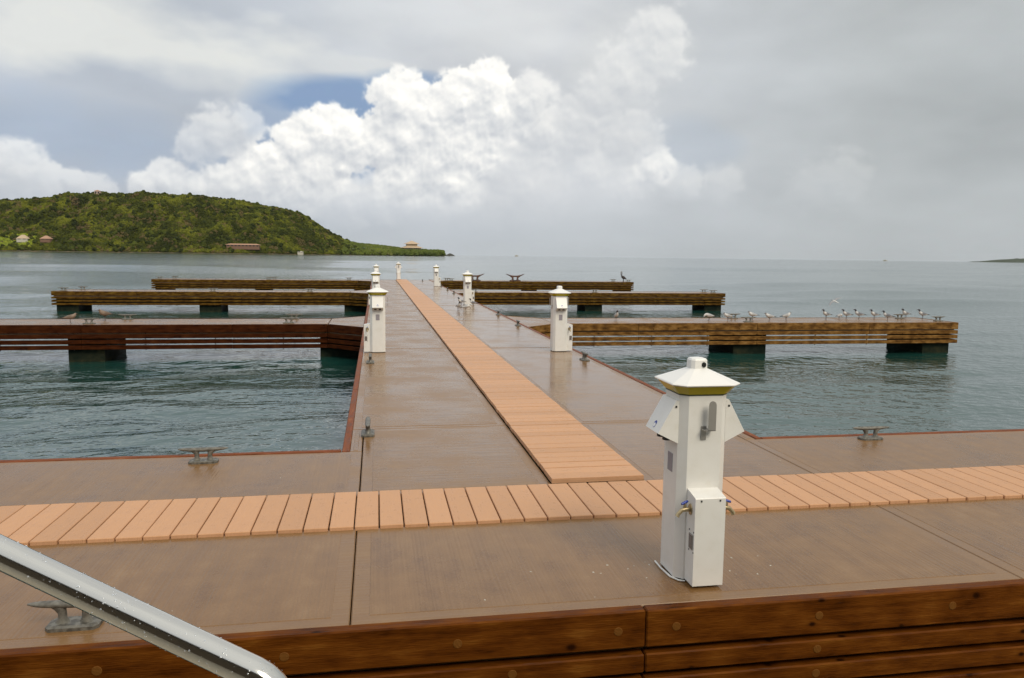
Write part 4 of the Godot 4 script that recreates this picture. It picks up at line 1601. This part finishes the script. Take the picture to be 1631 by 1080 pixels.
# ---------------------------------------------------------------- assembly
func make_small_things() -> void:
	var src := make_cleat("dock_cleat", "grey cast cleat on the back edge of the near dock, left of the pier", M.galv, "grey mooring cleats", 0.008)
	src.position = Vector3(-1.39, 0.0, -6.44)
	src.rotation.y = 0.03
	var g := "grey mooring cleats"
	var on_pier := PI / 2
	var list := [
		["grey cast cleat half hidden behind the steel handrail", -1.36, -3.63, 0.0, 1.0],
		["grey cast cleat on the back edge of the near dock, right of the white pedestal", 4.64, -6.5, 0.0, 1.0],
		["cleat seen end-on at the pier's left edge, nearest one", -0.087, -7.28, on_pier, 1.1],
		["cleat seen end-on in front of the first left pedestal", -0.1, -12.18, on_pier, 1.1],
		["cleat seen end-on just right of the first right pedestal", 3.38, -12.19, on_pier, 1.1],
		["cleat at the pier's right edge where the near right finger joins", 3.41, -18.44, on_pier, 1.1],
		["cleat at the pier's right edge, just beyond the near right finger", 3.45, -21.8, on_pier, 1.1],
		["cleat at the pier's right edge where the middle right finger joins", 3.38, -33.97, on_pier, 1.1],
		["cleat at the pier's right edge, just beyond the middle right finger", 3.4, -37.3, on_pier, 1.1],
		["cleat at the foot of the third right pedestal", 3.45, -41.6, on_pier, 1.1],
		["cleat on the pier just left of the third right pedestal, near the end", 2.95, -50.1, on_pier, 1.1],
		["front cleat beside the two brown gulls on the near left finger", -6.6, -19.3, 0.0, 1.15],
		["back cleat beside the two brown gulls on the near left finger", -6.1, -20.45, 0.0, 1.15],
		["front cleat near the inner end of the near left finger", -2.1, -19.3, 0.0, 1.15],
		["back cleat near the inner end of the near left finger", -2.1, -20.5, 0.0, 1.15],
		["front cleat at the outer end of the middle left finger", -12.95, -35.15, 0.0, 1.2],
		["back cleat at the outer end of the middle left finger", -12.6, -36.3, 0.0, 1.2],
		["cleat halfway along the middle left finger", -7.0, -35.2, 0.0, 1.2],
		["cleat near the inner end of the middle left finger", -2.9, -35.2, 0.0, 1.2],
		["front cleat at the outer end of the farthest left finger", -13.2, -50.8, 0.0, 1.3],
		["back cleat at the outer end of the farthest left finger", -12.6, -51.95, 0.0, 1.3],
		["front cleat halfway along the farthest left finger", -6.7, -50.8, 0.0, 1.3],
		["back cleat halfway along the farthest left finger", -6.5, -51.95, 0.0, 1.3],
		["cleat near the inner end of the farthest left finger", -1.75, -51.4, 0.0, 1.3],
		["back cleat halfway along the near right finger beside the hunched white gull", 10.05, -20.5, 0.0, 1.15],
		["front cleat halfway along the near right finger below the pale gull", 9.9, -19.3, 0.0, 1.15],
		["back cleat at the outer end of the near right finger under a gull", 15.2, -20.3, 0.0, 1.15],
		["front cleat at the outer end of the near right finger", 15.75, -19.4, 0.0, 1.15],
		["back cleat at the outer end of the middle right finger", 16.2, -36.4, 0.0, 1.2],
		["front cleat at the outer end of the middle right finger", 16.3, -35.55, 0.0, 1.2],
		["cleat halfway along the middle right finger", 10.3, -35.6, 0.0, 1.2],
		["cleat just right of the second right pedestal, on the middle right finger", 4.5, -35.6, 0.0, 1.2],
		["cleat left of the pelican on the farthest right finger", 16.35, -52.0, 0.0, 1.3],
		["cleat right of the pelican at the farthest right finger's end", 17.2, -51.2, 0.0, 1.3],
		["front cleat just right of the third right pedestal, on the farthest finger", 4.9, -51.2, 0.0, 1.3],
		["back cleat just right of the third right pedestal, on the farthest finger", 4.7, -52.3, 0.0, 1.3],
	]
	for c: Array in list:
		var o := copy_of(src, "dock_cleat", c[0], Vector3(c[1], 0.0022 if absf(c[2]) < 7 else 0.0, c[2]), c[3], g)
		o.scale = Vector3.ONE * c[4]
	src.position.y = 0.0022
	var big := make_cleat("ship_cleat", "huge rusty brown ship cleat standing free on the farthest right finger", M.rust, "huge rusty ship cleats", 0.055)
	big.position = Vector3(9.3, 0, -51.6)
	big.scale = Vector3(3.3, 3.0, 3.3)
	var big2 := copy_of(big, "ship_cleat", "huge rusty brown ship cleat half hidden behind the second right pedestal", Vector3(6.55, 0, -51.6), 0.0, "huge rusty ship cleats")
	big2.scale = big.scale
	# flecks and droppings on the wet concrete round the near pedestal
	var b := MB.new()
	var r := RandomNumberGenerator.new()
	r.seed = 15
	for k in 34:
		var at := Vector3(1.6 + r.randfn(0, 0.38), 0.0026, -3.78 + r.randf_range(-0.25, 0.22))
		if k > 26:
			at = Vector3(r.randf_range(-1, 5), 0.0026, r.randf_range(-4.6, -3.6) if k % 2 else r.randf_range(-6.5, -5.6))
		if absf(at.x - 1.68) < 0.17 and at.z < -3.57 and at.z > -4.02:
			continue
		var s := r.randf_range(0.003, 0.009)
		var ring := []
		var top := []
		var w0 := r.randf() * TAU
		for j in 7:
			var w := TAU * j / 7
			var q := Vector3(cos(w) * s * r.randf_range(0.6, 1.7), 0, -sin(w) * s * r.randf_range(0.4, 0.9)).rotated(Vector3.UP, w0)
			ring.append(at + q)
			top.append(at + q * 0.6 + Vector3(0, 0.0012, 0))
		b.hard_loft([ring, top])
	var o := part(self, "droppings", b.commit(), plain(lin(0.55, 0.53, 0.46), 0.8))
	tag(o, "small white flecks and bird droppings scattered on the near dock", "droppings")
	o.set_meta("kind", "stuff")


func _ready() -> void:
	rng.seed = 20240
	make_view()
	print("view")
	make_materials()
	print("materials")
	make_water()
	print("water")
	make_far()
	print("far")
	make_near_dock()
	make_main_pier()
	var both := ROWS
	var two := [ROWS[0], ROWS[1]]
	make_finger("nearest left finger dock with dark red-brown boards", -1, -18.97, -13.3, M.dark_red, two, [[-1.35, -0.4], [-7.0, -6.22], [-13.1, -12.3]])
	make_finger("middle left finger dock with olive weathered boards", -1, -34.75, -13.3, M.olive, both, [[-1.4, -0.4], [-7.5, -6.6], [-13.15, -12.3]])
	make_finger("farthest left finger dock, shortest in view, with olive boards", -1, -50.4, -13.6, M.olive, both, [[-1.4, -0.4], [-7.5, -6.6], [-13.4, -12.6]])
	make_finger("nearest right finger dock with golden boards and a row of gulls", 1, -18.92, 16.02, M.gold, two, [[3.7, 4.7], [9.37, 10.3], [15.03, 15.85]])
	make_finger("middle right finger dock with stained golden-brown boards", 1, -35.2, 16.8, M.olive, both, [[3.7, 4.7], [9.77, 10.6], [15.8, 16.65]])
	make_finger("farthest right finger dock carrying the pelican and two huge cleats", 1, -50.9, 17.5, M.olive, both, [[3.7, 4.7], [9.9, 10.7], [16.5, 17.35]])
	print("docks")
	make_pedestal("large white power pedestal in the foreground on the near dock", Vector3(1.675, 0.0022, -3.815), 0.0)
	var cord := MB.new()
	cord.tube([Vector3(1.53, 0.008, -3.95), Vector3(1.528, 0.008, -3.86), Vector3(1.536, 0.008, -3.74), Vector3(1.565, 0.008, -3.685), Vector3(1.592, 0.008, -3.672)], [0.005, 0.005, 0.006, 0.005, 0.005], 8)
	tag(part(self, "cord", cord.commit(), M.white), "white cord lying round the foot of the large foreground pedestal", "cord")
	make_pedestal("white pedestal nearest on the pier's left edge, with water box on its left", Vector3(0.02, 0.0022, -13.55), -PI / 2)
	make_pedestal("second white pedestal on the left edge, partly behind the first", Vector3(-0.02, 0.0022, -26.2), -PI / 2)
	make_pedestal("farthest white pedestal on the left edge, only its top showing", Vector3(-0.0, 0.0022, -42.1), -PI / 2)
	make_pedestal("white pedestal nearest on the pier's right edge, mirrored in wet concrete", Vector3(3.235, 0.0022, -13.45), PI / 2)
	make_pedestal("second white pedestal on the right edge with gulls at its foot", Vector3(3.09, 0.0022, -26.4), PI / 2)
	make_pedestal("third white pedestal on the right edge, near the farthest finger", Vector3(3.22, 0.0022, -42.2), PI / 2)
	make_pedestal("lone white pedestal at the very end of the pier's boardwalk", Vector3(1.46, 0.041, -52.0), 0.0)
	make_small_things()
	make_birds()
	make_rail()
	print("done")
